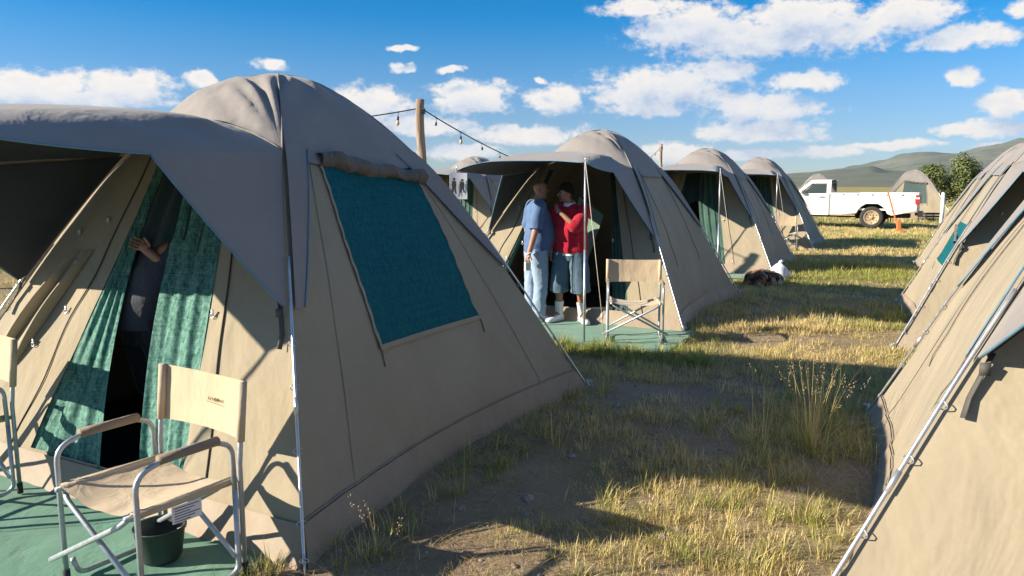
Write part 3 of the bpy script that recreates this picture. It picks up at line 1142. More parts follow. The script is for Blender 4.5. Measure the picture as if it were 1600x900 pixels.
UR = Vector((0.8879, -0.46, 0)).normalized()
UD = Vector((0.46, 0.8879, 0)).normalized()
RZ = atan2(UR.y, UR.x)
C1 = Vector((-1.65, 5.40, 0))
STEP = Vector((2.92, 5.40, 0))
R1 = Vector((3.35, 2.93, 0))
G_L, G_R, G_F = 'tents of the row with the two men', 'tents of the row along the aisle', 'tents beyond the rows'


def tl(x, y, z=0, c=C1):
    """point in the frame of a tent whose centre is c"""
    return c + UR * x + UD * y + Vector((0, 0, z))


make_tent(C1, RZ, 'large canvas tent up front with green mesh window and a camp chair before its door', G_L, hi=True, right='open', seed=1.3)
tent2 = make_tent(C1 + STEP, RZ, 'canvas tent whose dark awning shelters the two standing men', G_L, door='wide')
# loose corner of the door netting hanging folded inside the doorway
mb = MB()
_q = [skin0('front', *c) for c in ((.56, .08), (.625, .43), (.86, .22), (.75, .05))]
mb.grid(lambda i, j: (_q[0].lerp(_q[1], i)).lerp(_q[3].lerp(_q[2], i), j) + Vector((0, -.03 - .02 * sin(i * 5 + j * 3), 0)), 10, 10)
obj('folded_netting', mb.mesh('folded_netting', 'sage_cloth'), tent2)
make_tent(C1 + STEP * 2, RZ, 'canvas tent with patterned blanket and white bag at its corner', G_L)
make_tent(C1 + STEP * 3, RZ, 'canvas tent whose corner hides the front of the white pickup', G_L)
make_tent(Vector((3.3, 3.1, 0)), radians(-30), 'sunlit canvas tent cut off by the right edge, steel corner pole in front', G_R, hi=True, seed=4.1)
make_tent(R1 + STEP, RZ, 'sunlit tent with a half open green window, behind the cut-off tent', G_R, left='half')
R3 = R1 + STEP * 2 + Vector((.22, 0, 0))
make_tent(R3, RZ, 'last tent of the right row, printed sheets hung at its awning pole', G_R)
make_tent(Vector((-1.0, 21.0, 0)), RZ, 'distant tent seen under the awning behind the man in blue', G_F, right='closed')
make_tent(Vector((20.6, 38.6, 0)), radians(155), 'lone tan tent standing behind the tail of the pickup', G_F, rear='open', awning=False)
make_tent(Vector((21.9, 54.0, 0)), radians(165), 'far tent top peeking over the cab of the pickup', G_F, awning=False)


# ------------------------------------------------------------------ ground mats
def mat(c, x0, x1, y0, y1, label, seed):
    mb = MB()
    n, m = 60, 44

    def pt(i, j):
        x, y = x0 + (x1 - x0) * i, y0 + (y1 - y0) * j
        # soft corners and uneven edges
        x += 0.03 * mnoise.noise(Vector((y * 2, seed, 0))) * (1 if i in (0, 1) else 0)
        w = tl(x, y, 0, c)
        z = max(gz(w.x, w.y), -0.008) + 0.012 + 0.014 * max(0, mnoise.noise(Vector((x * 2.1 + y * 1.1, y * .7 + seed, 2)))) + 0.006 * mnoise.noise(Vector((x * 6, y * 6, seed)))
        return Vector((w.x, w.y, z)) - c
    mb.grid(pt, n, m)
    o = obj('ground_mat', mb.mesh('ground_mat', 'green_tarp'), None, c)
    sm = o.modifiers.new('thickness', 'SOLIDIFY')
    sm.thickness = 0.006
    sm.offset = -1
    tag(o, label, 'mat', 'green mats before the tents')
    return o


mat(C1, -2.6, 1.50, -3.9, -1.60, 'green mat under the camp chair before the large front tent', 1.0)
mat(C1 + STEP, -1.6, 1.86, -2.95, -1.62, 'green mat the two men stand on', 2.0)
mat(C1 + STEP * 2, -1.2, 1.75, -2.5, -1.62, 'green mat beside the patterned blanket', 3.0)


# ------------------------------------------------------------------ chairs
def make_chair(loc, rz, label, tagged=False):
    c = thing('camp_chair', loc, rz, label, 'chair', 'folding camp chairs')
    W, Dp = 0.29, 0.23
    r = 0.0115
    for sx_ in (-1, 1):
        def side_frame():
            mb = MB()
            x = sx_ * W
            # front post bends over into the arm
            mb.tube(arc_path([(x, -Dp, 0.012), (x, -Dp, .60), (x, -Dp + .13, .635), (x, Dp - .12, .635), (x, Dp - .035, .60), (x, Dp - .030, .40)], .085), r, 8)
            return mb.mesh('arm_frame', 'chair_tube')
        obj('arm_frame', cached(('chair', sx_, 'arm'), side_frame), c)

        def back_post():
            mb = MB()
            x = sx_ * W
            mb.tube([(x, Dp, 0.012), (x, Dp, .50), (x, Dp + .035, .855)], r, 8)
            return mb.mesh('back_post', 'chair_tube')
        obj('back_post', cached(('chair', sx_, 'post'), back_post), c)

        def skid():
            mb = MB()
            x = sx_ * W
            mb.tube(arc_path([(x, Dp - .03, .40), (x, Dp - .03, .045), (x, Dp - .07, .02), (x, -Dp + .05, .02), (x, -Dp + .03, .10)], .05), r, 8)
            return mb.mesh('floor_rail', 'chair_tube')
        obj('floor_rail', cached(('chair', sx_, 'skid'), skid), c)

        def feet():
            mb = MB()
            mb.tube([(0, 0, 0.0), (0, 0, .06)], r * 1.35, 8)
            return mb.mesh('foot', 'rubber')
        for y in (-Dp, Dp):
            obj('foot', cached(('chair', 'foot'), feet), c, (sx_ * W, y, 0))

        def sleeve():
            mb = MB()
            x = sx_ * W
            mb.tube([(x, -Dp + .10, .636), (x, -Dp + .20, .637), (x, Dp - .10, .637)], .021, 10, flat=(1.05, .95))
            return mb.mesh('armrest', 'canvas_arm')
        obj('armrest', cached(('chair', sx_, 'sleeve'), sleeve), c)

        def rail():
            mb = MB()
            x = sx_ * (W - .035)
            mb.tube([(x, -Dp - .03, .435), (x, Dp + .01, .425)], r, 8)
            return mb.mesh('seat_rail', 'chair_tube')
        obj('seat_rail', cached(('chair', sx_, 'rail'), rail), c)

        # crossed legs, one pair at the front and one at the back
        for y, e in ((-Dp - .012 * sx_ - .02, .06), (Dp - .055 - .012 * sx_, 0.0)):
            def cross():
                mb = MB()
                mb.tube(arc_path([(sx_ * (W - .035), y + .02, .432), (sx_ * (W - .07), y, .40), (-sx_ * (W + e * .9), y, .105)], .03), r, 8)
                return mb.mesh('crossed_leg', 'chair_tube')
            obj('crossed_leg', cached(('chair', sx_, e, 'cross'), cross), c)

    def seat():
        mb = MB()

        def pt(i, j):
            x = (-1 + 2 * i) * (W - .018)
            y = -Dp - .01 + (2 * Dp - .01) * j
            sag = 0.045 * (1 - (2 * i - 1) ** 2) + .006 * mnoise.noise(Vector((x * 9, y * 9, 0)))
            return (x, y, .452 - sag - .01 * j)
        mb.grid(pt, 20, 16)
        for sx_ in (-1, 1):
            x = sx_ * (W - .035)
            mb.tube([(x, -Dp - .005, .436), (x, Dp - .02, .428)], .0185, 10)
        return mb.mesh('seat', 'canvas_chair')
    s = obj('seat', cached(('chair', 'seat'), seat), c)

    def back():
        mb = MB()

        def pt(i, j):
            x = (-1 + 2 * i) * (W + .004)
            z = .60 + .255 * j
            y = Dp + .012 + .035 * (z - .5) / .355 + .022 * (1 - (2 * i - 1) ** 2) + .003 * mnoise.noise(Vector((x * 9, z * 9, 1)))
            return (x, y, z + .006 * (1 - (2 * i - 1) ** 2) * (1 - 2 * j))
        mb.grid(pt, 24, 12)
        mb.grid(lambda i, j: Vector(pt(i, j)) + Vector((0, .006, 0)), 24, 12)
        for sx_ in (-1, 1):
            x = sx_ * W
            mb.tube([(x, Dp + .010, .602), (x, Dp + .037, .858)], .019, 10)
        return mb.mesh('backrest', 'canvas_chair')
    b = obj('backrest', cached(('chair', 'back'), back), c)
    if tagged:
        mb = MB()
        # scribbled maker's mark printed on the backrest
        for k in range(15):
            x0 = .035 + .0055 * k
            z0 = .745 + .010 * mnoise.noise(Vector((k * .9, 0, 0)))
            y0 = Dp + .006 + .035 * (.745 - .5) / .355 + .020 - .018
            hgt = .010 + .016 * abs(mnoise.noise(Vector((k * 1.7, 2.2, 0))))
            mb.tube([(x0, y0 + .008, z0 - hgt * .4), (x0 + .007, y0 + .008, z0 + hgt * .6)], .0013, 4)
        mb.tube([(.03, Dp + .038, .733), (.125, Dp + .036, .728)], .0012, 4)
        obj('printed_mark', mb.mesh('printed_mark', 'ink'), b)
        mb = MB()
        R = Matrix.Rotation(radians(12), 3, 'X') @ Matrix.Rotation(radians(78), 3, 'Z')
        mb.box((-.062, -.0008, -.036), (.062, .0008, .036), 0, Matrix.Rotation(radians(84), 3, 'Z'), (W - .008, -.02, .385))
        to = obj('paper_tag', mb.mesh('paper_tag', 'paper_white', False), s)
        mb = MB()
        for k in range(6):
            mb.box((-.052, -.0022, -.002), (.052 - .02 * (k % 3), -.0012, .001), 0, Matrix.Rotation(radians(84), 3, 'Z'), (W - .008, -.02, .412 - .011 * k))
        obj('tag_print', mb.mesh('tag_print', 'ink', False), to)
    return c


def grounded(x, y, lift=0.018):
    return Vector((x, y, max(gz(x, y), -0.008) + lift))


make_chair(grounded(-1.535, 3.02), radians(-33), 'tan folding chair with paper tag hanging under its seat', True)
make_chair(grounded(-3.08, 3.88), radians(-33), 'tan folding chair cut by the left edge, shopping bag on it')
make_chair(grounded(1.34, 8.05), radians(-6), 'tan folding chair beside the man in the red jacket')
_p = tl(1.0, -1.98, 0, C1 + STEP * 3)
make_chair(grounded(_p.x, _p.y), radians(-15), 'small far tan chair outside the tent by the pickup')

# ------------------------------------------------------------------ bag on the left chair, bucket below the near one
def lumpy(name, mats, rx, ry, rz, seed, amp=0.16, n=28, m=18, flatb=0.0, sq=1.0):
    mb = MB()

    def pt(i, j):
        th, ph = pi * i, 2 * pi * j
        v = Vector((sin(th) * cos(ph), sin(th) * sin(ph), -cos(th)))
        v = Vector([math.copysign(abs(q) ** sq, q) for q in v])
        k = 1 + amp * mnoise.noise(v * 1.6 + Vector((seed, 0, 0))) + amp * .5 * mnoise.noise(v * 4.1 + Vector((0, seed, 0)))
        p = Vector((v.x * rx * k, v.y * ry * k, v.z * rz * k))
        p.z = max(p.z, -rz * (1 - flatb))
        return p
    mb.grid(pt, m, n, closed_v=True)
    return mb.mesh(name, mats)


b = thing('shopping_bag', Vector((-3.02, 3.80, 0.435)), radians(-33), 'white shopping bag with green and orange print on the edge chair', 'bag')
o = obj('bag_body', lumpy('bag_body', 'white_bag', .17, .13, .12, 3.0, .2, flatb=.25, sq=.75), b, (0, 0, .09))
mb = MB()
for k, (x, z, w, h, mi) in enumerate(((.02, .12, .07, .022, 0), (.075, .085, .06, .03, 1), (0.0, .06, .05, .02, 1), (.06, .15, .05, .02, 0))):
    mb.grid(lambda i, j: Vector((x - w + 2 * w * i, -.150 + .05 * abs(x) + .02 * ((i - .5) ** 2), z - h + 2 * h * j)), 6, 4, mi)
obj('bag_print', mb.mesh('bag_print', ['print_green', 'print_orange']), b)

b = thing('bucket', grounded(-1.60, 3.20, 0.02), 0.3, 'dark green tub standing under the camp chair seat', 'tub')
mb = MB()
prof = [(.0, .015), (.12, .0), (.135, .02), (.165, .20), (.175, .205), (.17, .212), (.155, .20), (.125, .03), (0.0, .03)]
mb.grid(lambda i, j: Vector((prof[round(i * 8)][0] * cos(2 * pi * j), prof[round(i * 8)][0] * sin(2 * pi * j), prof[round(i * 8)][1])), 9, 24, closed_v=True)
b.scale = (.66, .66, .75)
obj('tub_body', mb.mesh('tub_body', 'tub_plastic'), b)
mb = MB()
mb.tube([(.172 * cos(q), .172 * sin(q) * .35, .205 - .10 * sin(q)) for q in np.linspace(0, pi, 12)], .004, 6)
obj('handle', mb.mesh('handle', 'chair_tube'), b)


# ------------------------------------------------------------------ people
def ell(c, rx, ry, n=20, tilt=(0, 0), sq=1.0, rz=0.0):
    out = []
    for k in range(n):
        a = 2 * pi * k / n
        x, y = cos(a), sin(a)
        x, y = math.copysign(abs(x) ** sq, x) * rx, math.copysign(abs(y) ** sq, y) * ry
        x, y = x * cos(rz) - y * sin(rz), x * sin(rz) + y * cos(rz)
        out.append(Vector((c[0] + x, c[1] + y, c[2] + x * tilt[0] + y * tilt[1])))
    return out


def smooth_rings(prof, n=20, sub=4):
    """prof rows (cx, cy, z, rx, ry) -> rings interpolated smoothly"""
    rows = [np.array(p, float) for p in prof]
    out = []
    for i in range(len(rows) - 1):
        p0, p1, p2, p3 = rows[max(i - 1, 0)], rows[i], rows[i + 1], rows[min(i + 2, len(rows) - 1)]
        for k in range(sub):
            t = k / sub
            r = 0.5 * (2 * p1 + (p2 - p0) * t + (2 * p0 - 5 * p1 + 4 * p2 - p3) * t * t + (3 * p1 - 3 * p2 + p3 - p0) * t ** 3)
            out.append(ell(r[:3], abs(r[3]), abs(r[4]), n, sq=.92))
    r = rows[-1]
    out.append(ell(r[:3], r[3], r[4], n, sq=.92))
    return out


def spline(pts, sub=5):
    pts = [Vector(p) for p in pts]
    out = []
    for i in range(len(pts) - 1):
        p0, p1, p2, p3 = pts[max(i - 1, 0)], pts[i], pts[i + 1], pts[min(i + 2, len(pts) - 1)]
        for k in range(sub):
            t = k / sub
            out.append(0.5 * (2 * p1 + (p2 - p0) * t + (2 * p0 - 5 * p1 + 4 * p2 - p3) * t * t + (3 * p1 - 3 * p2 + p3 - p0) * t ** 3))
    out.append(pts[-1])
    return out


def lerp_list(vals, n):
    x = np.linspace(0, len(vals) - 1, n)
    return list(np.interp(x, range(len(vals)), vals))


def cloth_tube(mb, pts, rads, n=16, sub=5, m=0, rumple=0.008, seed=0.0, flat=None, caps=False):
    p = spline(pts, sub)
    r = lerp_list(rads, len(p))
    o = len(mb.v)
    mb.tube(p, r, n, m, caps, flat)
    for q in range(o, len(mb.v)):
        v = Vector(mb.v[q])
        d = rumple * mnoise.noise(Vector((v.x * 16 + seed, v.y * 16, v.z * 26)))
        mb.v[q] = tuple(v + Vector((d, d * .7, d * .2)))


def skinned(name, verts, edges, mat_name, parent, root=0):
    """continuous body grown over a skeleton: verts = {key: (pos, radius)}"""
    keys = list(verts)
    me = bpy.data.meshes.new(name)
    me.from_pydata([tuple(verts[k][0]) for k in keys], [(keys.index(a), keys.index(b)) for a, b in edges], [])
    me.materials.append(MATS[mat_name])
    o = obj(name, me, parent)
    md = o.modifiers.new('skin', 'SKIN')
    md.use_smooth_shade = True
    lay = me.skin_vertices[0].data
    for i, k in enumerate(keys):
        r = verts[k][1]
        lay[i].radius = r if isinstance(r, tuple) else (r, r)
        lay[i].use_root = (i == root)
    sb = o.modifiers.new('smooth', 'SUBSURF')
    sb.levels = 1
    sb.render_levels = 2
    return o


def hand(V, E, wrist, key, dirn, palm_n, thumb_side, curl=0.5, size=1.0):
    """palm with five bent fingers added to a skeleton"""
    d = Vector(dirn).normalized()
    n = Vector(palm_n).normalized()
    s = d.cross(n).normalized() * thumb_side
    w = Vector(V[wrist][0])
    L = 0.085 * size
    pc = key + 'palm'
    V[pc] = (w + d * L * .62, (.030 * size, .017 * size))
    E.append((wrist, pc))
    for f, (off, ln) in enumerate(((.030, .070), (.010, .080), (-.010, .075), (-.029, .058))):
        prev = pc
        p = w + d * L + s * off * size
        dd = d.copy()
        kk = f'{key}k{f}'
        V[kk] = (p, .0092 * size)
        E.append((pc, kk))
        prev = kk
        for j in range(3):
            dd = (dd * cos(curl * .9) + n * sin(curl * .9)).normalized()
            p = p + dd * ln * size / (2.6 if j == 0 else 3.2)
            kk = f'{key}f{f}{j}'
            V[kk] = (p, (.0088 - .0009 * j) * size)
            E.append((prev, kk))
            prev = kk
    p = w + d * L * .42 + s * .034 * size
    kt = key + 't0'
    V[kt] = (p, .011 * size)
    E.append((pc, kt))
    for j in range(2):
        p = p + (d * .8 + s * .45 + n * (.25 + .4 * curl)).normalized() * .031 * size
        k2 = f'{key}t{j + 1}'
        V[k2] = (p, (.0098 - .001 * j) * size)
        E.append((kt, k2))
        kt = k2


def head_verts(V, E, neck, hc, face, up=(0, 0, 1), size=1.0):
    """skull, jaw, nose and ears; face = direction looked at"""
    f = Vector(face).normalized()
    u = Vector(up).normalized()
    r = f.cross(u).normalized()
    h = Vector(hc)
    V['jaw'] = (h - u * .060 * size + f * .018, (.062 * size, .066 * size))
    V['mid'] = (h + f * .004, (.074 * size, .086 * size))
    V['brow'] = (h + u * .050 * size - f * .006, (.075 * size, .090 * size))
    V['crown'] = (h + u * .092 * size - f * .012, (.050 * size, .060 * size))
    E += [(neck, 'jaw'), ('jaw', 'mid'), ('mid', 'brow'), ('brow', 'crown')]


def face_parts(parent, hc, face, skin_mat, size=1.0, up=(0, 0, 1)):
    f = Vector(face).normalized()
    u = Vector(up).normalized()
    r = f.cross(u).normalized()
    h = Vector(hc)
    mb = MB()
    # nose
    a = h + f * .082 * size + u * .022 * size
    mb.tube([a, a + f * .012 - u * .022 * size, a + f * .020 * size - u * .040 * size, a + f * .004 - u * .050 * size], [.008, .011, .016, .010], 8)
    # brow ridge, lips and chin
    mb.tube([h + f * .074 * size + u * .034 * size + r * k * .034 * size - f * abs(k) * .014 for k in (-1, -.5, 0, .5, 1)], .009, 6)
    mb.tube([h + f * .084 * size - u * .048 * size + r * k * .024 * size - f * abs(k) * .012 for k in (-1, -.5, 0, .5, 1)], .0065, 6)
    mb.tube([h + f * .080 * size - u * .060 * size + r * k * .022 * size - f * abs(k) * .012 for k in (-1, -.5, 0, .5, 1)], .0070, 6)
    mb.tube([h + f * .070 * size - u * .088 * size + r * k * .022 * size - f * abs(k) * .010 for k in (-1, -.5, 0, .5, 1)], .014, 6)
    obj('face_features', mb.mesh('face_features', skin_mat), parent)
    for k in (-1, 1):
        mb = MB()
        c = h + r * k * .074 * size - f * .012 + u * .004
        mb.rings([[c + f * (.020 * cos(q) * w) + u * (.032 * sin(q) * w) + r * k * (x) for q in np.linspace(0, 2 * pi, 12, endpoint=False)] for x, w in ((0, .55), (.010, .95), (.016, 1.0), (.019, .8), (.014, .4))])
        obj('ear', mb.mesh('ear', skin_mat), parent)
        mb = MB()
        c = h + f * .074 * size + r * k * .031 * size + u * .016 * size
        mb.rings([[c + r * (.012 * cos(q) * w) + u * (.006 * sin(q) * w) + f * x for q in np.linspace(0, 2 * pi, 10, endpoint=False)] for x, w in ((-.004, 1), (.004, .9), (.007, .3))])
        obj('eye', mb.mesh('eye', 'eye'), parent)


def shoe(mb, heel, toe_dir, m=0, size=1.0):
    d = Vector((toe_dir[0], toe_dir[1], 0)).normalized()
    s = Vector((-d.y, d.x, 0))
    h = Vector(heel)
    rings = []
    for x, w, zt in ((-.035, .022, .055), (-.02, .036, .085), (.03, .040, .10), (.09, .041, .085), (.15, .047, .062), (.205, .044, .050), (.238, .030, .040), (.25, .012, .028)):
        c = h + d * x * size
        rings.append([c + s * w * size * cos(q) * (1 if sin(q) > 0 else 1.05) + Vector((0, 0, (zt * (.5 + .5 * sin(q)) if sin(q) > -.2 else .0) * size)) for q in np.linspace(0, 2 * pi, 16, endpoint=False)])
    mb.rings(rings, m)


def person_blue():
    loc = grounded(0.30, 9.22, 0.02)
    p = thing('person', loc, radians(14), 'man in a blue polo shirt and pale jeans seen from the side', 'person')
    # faces +x ; right side towards the camera (-y)
    F = Vector((1, 0.12, 0)).normalized()
    V, E = {}, []
    V['pelvis'] = ((0.0, 0, .93), (.10, .13))
    V['belly'] = ((.05, 0, 1.08), (.13, .14))
    V['chest'] = ((.02, 0, 1.30), (.11, .15))
    V['neckb'] = ((.0, 0, 1.45), .065)
    V['neck'] = ((.02, 0, 1.505), .058)
    E += [('pelvis', 'belly'), ('belly', 'chest'), ('chest', 'neckb'), ('neckb', 'neck')]
    hc = Vector((.05, .0, 1.615))
    head_verts(V, E, 'neck', hc, F, size=1.06)
    for k, sg in (('r', -1), ('l', 1)):
        V['sh' + k] = ((-.01, sg * .175, 1.405), .058)
        E.append(('chest', 'sh' + k))
        if k == 'r':
            V['el' + k] = ((-.085, sg * .235, 1.10), .043)
            V['wr' + k] = ((-.150, sg * .215, .865), .030)
        else:
            V['el' + k] = ((-.06, sg * .24, 1.10), .043)
            V['wr' + k] = ((.10, sg * .20, .95), .030)
        E += [('sh' + k, 'el' + k), ('el' + k, 'wr' + k)]
        V['hip' + k] = ((0, sg * .095, .88), .092)
        V['kn' + k] = ((.035 if k == 'r' else -.03, sg * .10, .48), .062)
        V['an' + k] = ((0.0 if k == 'r' else -.04, sg * .105, .09), .042)
        V['to' + k] = ((.15, sg * .12, .045), .035)
        E += [('pelvis', 'hip' + k), ('hip' + k, 'kn' + k), ('kn' + k, 'an' + k), ('an' + k, 'to' + k)]
    hand(V, E, 'wrr', 'hr', (-.28, -.06, -1), (.9, .3, -.1), 1, .45)
    hand(V, E, 'wrl', 'hl', (.6, -.1, -.6), (0, -.9, -.4), -1, .4)
    bd = skinned('body', V, E, 'skin_brown', p)
    face_parts(bd, hc, F, 'skin_brown', 1.05)
    # shirt
    mb = MB()
    prof = [(.02, 0, .83, .165, .185), (.025, 0, .90, .175, .19), (.045, 0, 1.0, .195, .20), (.055, 0, 1.10, .195, .20), (.045, 0, 1.20, .170, .195), (.02, 0, 1.32, .145, .195), (.0, 0, 1.41, .115, .175), (.0, 0, 1.455, .085, .105), (.005, 0, 1.475, .074, .074)]
    mb.rings(smooth_rings(prof, 28, 5), 0, False, False)
    for sg in (-1, 1):
        el, sh = Vector(V['elr' if sg < 0 else 'ell'][0]), Vector(V['shr' if sg < 0 else 'shl'][0])
        cloth_tube(mb, [sh + Vector((0, -sg * .06, .005)), sh, sh.lerp(el, .45), sh.lerp(el, .86)], [.088, .088, .078, .077], 18, 6, seed=sg)
    for q in range(len(mb.v)):
        v = Vector(mb.v[q])
        d = .010 * mnoise.noise(Vector((v.x * 9, v.y * 9, v.z * 13)))
        mb.v[q] = tuple(v + Vector((d, d, 0)))
    obj('shirt', mb.mesh('shirt', 'shirt_blue'), p)
    mb = MB()
    mb.rings([ell((.008, 0, z), a, a2, 20, (.25, 0)) for z, a, a2 in ((1.462, .082, .086), (1.50, .074, .076), (1.503, .070, .072), (1.47, .066, .066))], 0, False, False)
    obj('collar', mb.mesh('collar', 'shirt_blue'), p)
    # jeans
    mb = MB()
    mb.rings(smooth_rings([(0, 0, .74, .135, .175), (0, 0, .84, .15, .18), (.01, 0, .95, .15, .18)], 24, 4), 0, True, True)
    for k, sg in (('r', -1), ('l', 1)):
        cloth_tube(mb, [Vector(V['hip' + k][0]), Vector(V['hip' + k][0]).lerp(Vector(V['kn' + k][0]), .5), V['kn' + k][0], Vector(V['kn' + k][0]).lerp(Vector(V['an' + k][0]), .5), Vector(V['an' + k][0]) + Vector((0, 0, -.05))], [.122, .108, .09, .083, .082], 20, 6, rumple=.014, seed=sg * 3)
    obj('trousers', mb.mesh('trousers', 'jeans_light'), p)
    for k, sg in (('r', -1), ('l', 1)):
        mb = MB()
        a = Vector(V['an' + k][0])
        shoe(mb, (a.x - .03, a.y, 0.0), (1, sg * .15))
        obj('shoe', mb.mesh('shoe', 'white_bag'), p)
    mb = MB()
    w = Vector(V['wrr'][0])
    mb.tube([w + Vector((.036 * cos(q), .036 * sin(q), .012 * cos(q))) for q in np.linspace(0, 6.28, 14)], .007, 6)
    obj('wrist_band', mb.mesh('wrist_band', 'white_bag'), p)
    # small pack held in the hand
    b = thing('juice_box', loc + Matrix.Rotation(radians(14), 3, 'Z') @ Vector((-.175, -.235, .655)), 0.4, 'small cream box held low by the man in blue', 'box')
    mb = MB()
    mb.box((-.035, -.025, 0), (.035, .025, .10))
    mb.box((-.034, -.004, .10), (.034, .004, .122))
    o = obj('carton', mb.mesh('carton', 'cream_box', False), b)
    bevel(o, .004)
    mb = MB()
    mb.tube([(.015, 0, .11), (.018, -.004, .16)], .003, 6)
    obj('straw', mb.mesh('straw', 'paper_white'), b)


def person_red():
    loc = grounded(0.72, 9.12, 0.02)
    p = thing('person', loc, radians(-24), 'young man in a red jacket, knee length denim shorts and white socks', 'person')
    F = Vector((-.93, -.42, -.05)).normalized()
    V, E = {}, []
    V['pelvis'] = ((0, 0, .90), (.13, .10))
    V['belly'] = ((0, -.005, 1.08), (.125, .095))
    V['chest'] = ((0, 0, 1.27), (.14, .10))
    V['neckb'] = ((-.01, 0, 1.415), .058)
    V['neck'] = ((-.02, -.005, 1.465), .050)
    E += [('pelvis', 'belly'), ('belly', 'chest'), ('chest', 'neckb'), ('neckb', 'neck')]
    hc = Vector((-.055, -.02, 1.575))
    head_verts(V, E, 'neck', hc, F, size=.98)
    # right arm hangs down on the viewer's left, left arm is folded up to the chin
    V['shr'] = ((-.175, 0, 1.365), .050)
    V['elr'] = ((-.235, .03, 1.09), .038)
    V['wrr'] = ((-.235, -.06, .87), .028)
    V['shl'] = ((.175, -.01, 1.365), .050)
    V['ell'] = ((.135, -.215, 1.185), .040)
    V['wrl'] = ((-.055, -.215, 1.345), .029)
    E += [('chest', 'shr'), ('shr', 'elr'), ('elr', 'wrr'), ('chest', 'shl'), ('shl', 'ell'), ('ell', 'wrl')]
    hand(V, E, 'wrr', 'hr', (.05, -.15, -1), (1, 0, 0), -1, .4)
    hand(V, E, 'wrl', 'hl', (-.75, .25, .65), (.1, .95, .3), 1, .5)
    for k, sg in (('r', -1), ('l', 1)):
        V['hip' + k] = ((sg * .095, 0, .86), .090)
        V['kn' + k] = ((sg * .135, -.02, .47), .058)
        V['an' + k] = ((sg * .150, .02, .09), .038)
        V['to' + k] = ((sg * .150 + (-.05 if k == 'r' else .10), -.12, .04), .034)
        E += [('pelvis', 'hip' + k), ('hip' + k, 'kn' + k), ('kn' + k, 'an' + k), ('an' + k, 'to' + k)]
    bd = skinned('body', V, E, 'skin_dark', p)
    face_parts(bd, hc, F, 'skin_dark', .97)
    # short hair
    mb = MB()

    def hp(i, j):
        th = (pi * .57) * i
        ph = 2 * pi * j
        d = Vector((sin(th) * cos(ph), sin(th) * sin(ph), cos(th)))
        back = max(0, -(d.x * F.x + d.y * F.y))
        front = max(0, d.x * F.x + d.y * F.y)
        v = Vector((d.x * .094, d.y * .094, .030 + d.z * .105 - (.035 * back) * i + .045 * front * i))
        return hc + Vector((.008, .004, 0)) + v * (1 + .03 * mnoise.noise(d * 6))
    mb.grid(hp, 14, 28, closed_v=True)
    obj('hair', mb.mesh('hair', 'hair'), p)
    # jacket
    mb = MB()
    prof = [(.01, 0, .855, .205, .135), (.01, 0, .90, .215, .145), (.005, 0, 1.0, .21, .145), (0, 0, 1.12, .21, .145), (0, 0, 1.24, .215, .14), (0, 0, 1.33, .205, .125), (0, 0, 1.395, .15, .105), (-.008, 0, 1.43, .085, .08), (-.012, 0, 1.452, .068, .066)]
    mb.rings(smooth_rings(prof, 30, 5), 0, False, False)
    sr, er, wr_ = [Vector(V[k][0]) for k in ('shr', 'elr', 'wrr')]
    cloth_tube(mb, [sr + Vector((.06, 0, 0)), sr, sr.lerp(er, .5), er, er.lerp(wr_, .55), wr_.lerp(er, .08)], [.085, .088, .082, .080, .072, .062], 18, 6, rumple=.014, seed=2)
    sl, el_, wl = [Vector(V[k][0]) for k in ('shl', 'ell', 'wrl')]
    cloth_tube(mb, [sl + Vector((-.06, 0, 0)), sl, sl.lerp(el_, .55), el_, el_.lerp(wl, .22)], [.085, .088, .082, .078, .072], 18, 6, rumple=.014, seed=5)
    for q in range(len(mb.v)):
        v = Vector(mb.v[q])
        d = .012 * mnoise.noise(Vector((v.x * 8, v.y * 8, v.z * 11 + 4)))
        mb.v[q] = tuple(v + Vector((d, d, 0)))
    obj('jacket', mb.mesh('jacket', 'shirt_red'), p)
    mb = MB()
    mb.rings(smooth_rings([(.01, 0, .825, .188, .122), (.01, 0, .90, .19, .125)], 28, 4), 0, False, False)
    mb.rings([ell((-.015, -.01, z), a, a2, 20, (-.05, .3)) for z, a, a2 in ((1.41, .09, .085), (1.455, .070, .072), (1.475, .062, .064))], 0, False, False)
    obj('undershirt', mb.mesh('undershirt', 'shirt_white'), p)
    mb = MB()
    mb.rings(smooth_rings([(0, 0, .755, .16, .10), (0, 0, .82, .178, .12), (0, 0, .92, .165, .115)], 24, 4), 0, True, True)
    for k, sg in (('r', -1), ('l', 1)):
        h, kn, an = [Vector(V[q + k][0]) for q in ('hip', 'kn', 'an')]
        cloth_tube(mb, [h, h.lerp(kn, .5), kn, kn.lerp(an, .24)], [.118, .120, .118, .122], 20, 6, rumple=.012, seed=sg * 2)
    obj('shorts', mb.mesh('shorts', 'denim_short'), p)
    for k, sg in (('r', -1), ('l', 1)):
        an, kn = Vector(V['an' + k][0]), Vector(V['kn' + k][0])
        mb = MB()
        cloth_tube(mb, [an.lerp(kn, .42), an.lerp(kn, .2), an, an - Vector((0, 0, .04))], [.057, .053, .049, .05], 14, 5, rumple=.003)
        obj('sock', mb.mesh('sock', 'shirt_white'), p)
        mb = MB()
        td = Vector(V['to' + k][0]) - an
        shoe(mb, an - Vector((td.x, td.y, 0)).normalized() * .03 + Vector((0, 0, -an.z)), td, size=1.08)
        so = obj('shoe', mb.mesh('shoe', 'white_bag'), p)
        mb = MB()
        d = Vector((td.x, td.y, 0)).normalized()
        s_ = Vector((-d.y, d.x, 0))
        for j in range(3):
            c = Vector((an.x, an.y, 0)) + d * (.045 + .035 * j) + Vector((0, 0, .098 - .014 * j))
            mb.tube([c - s_ * .042 - Vector((0, 0, .02)), c, c + s_ * .042 - Vector((0, 0, .02))], .006, 5)
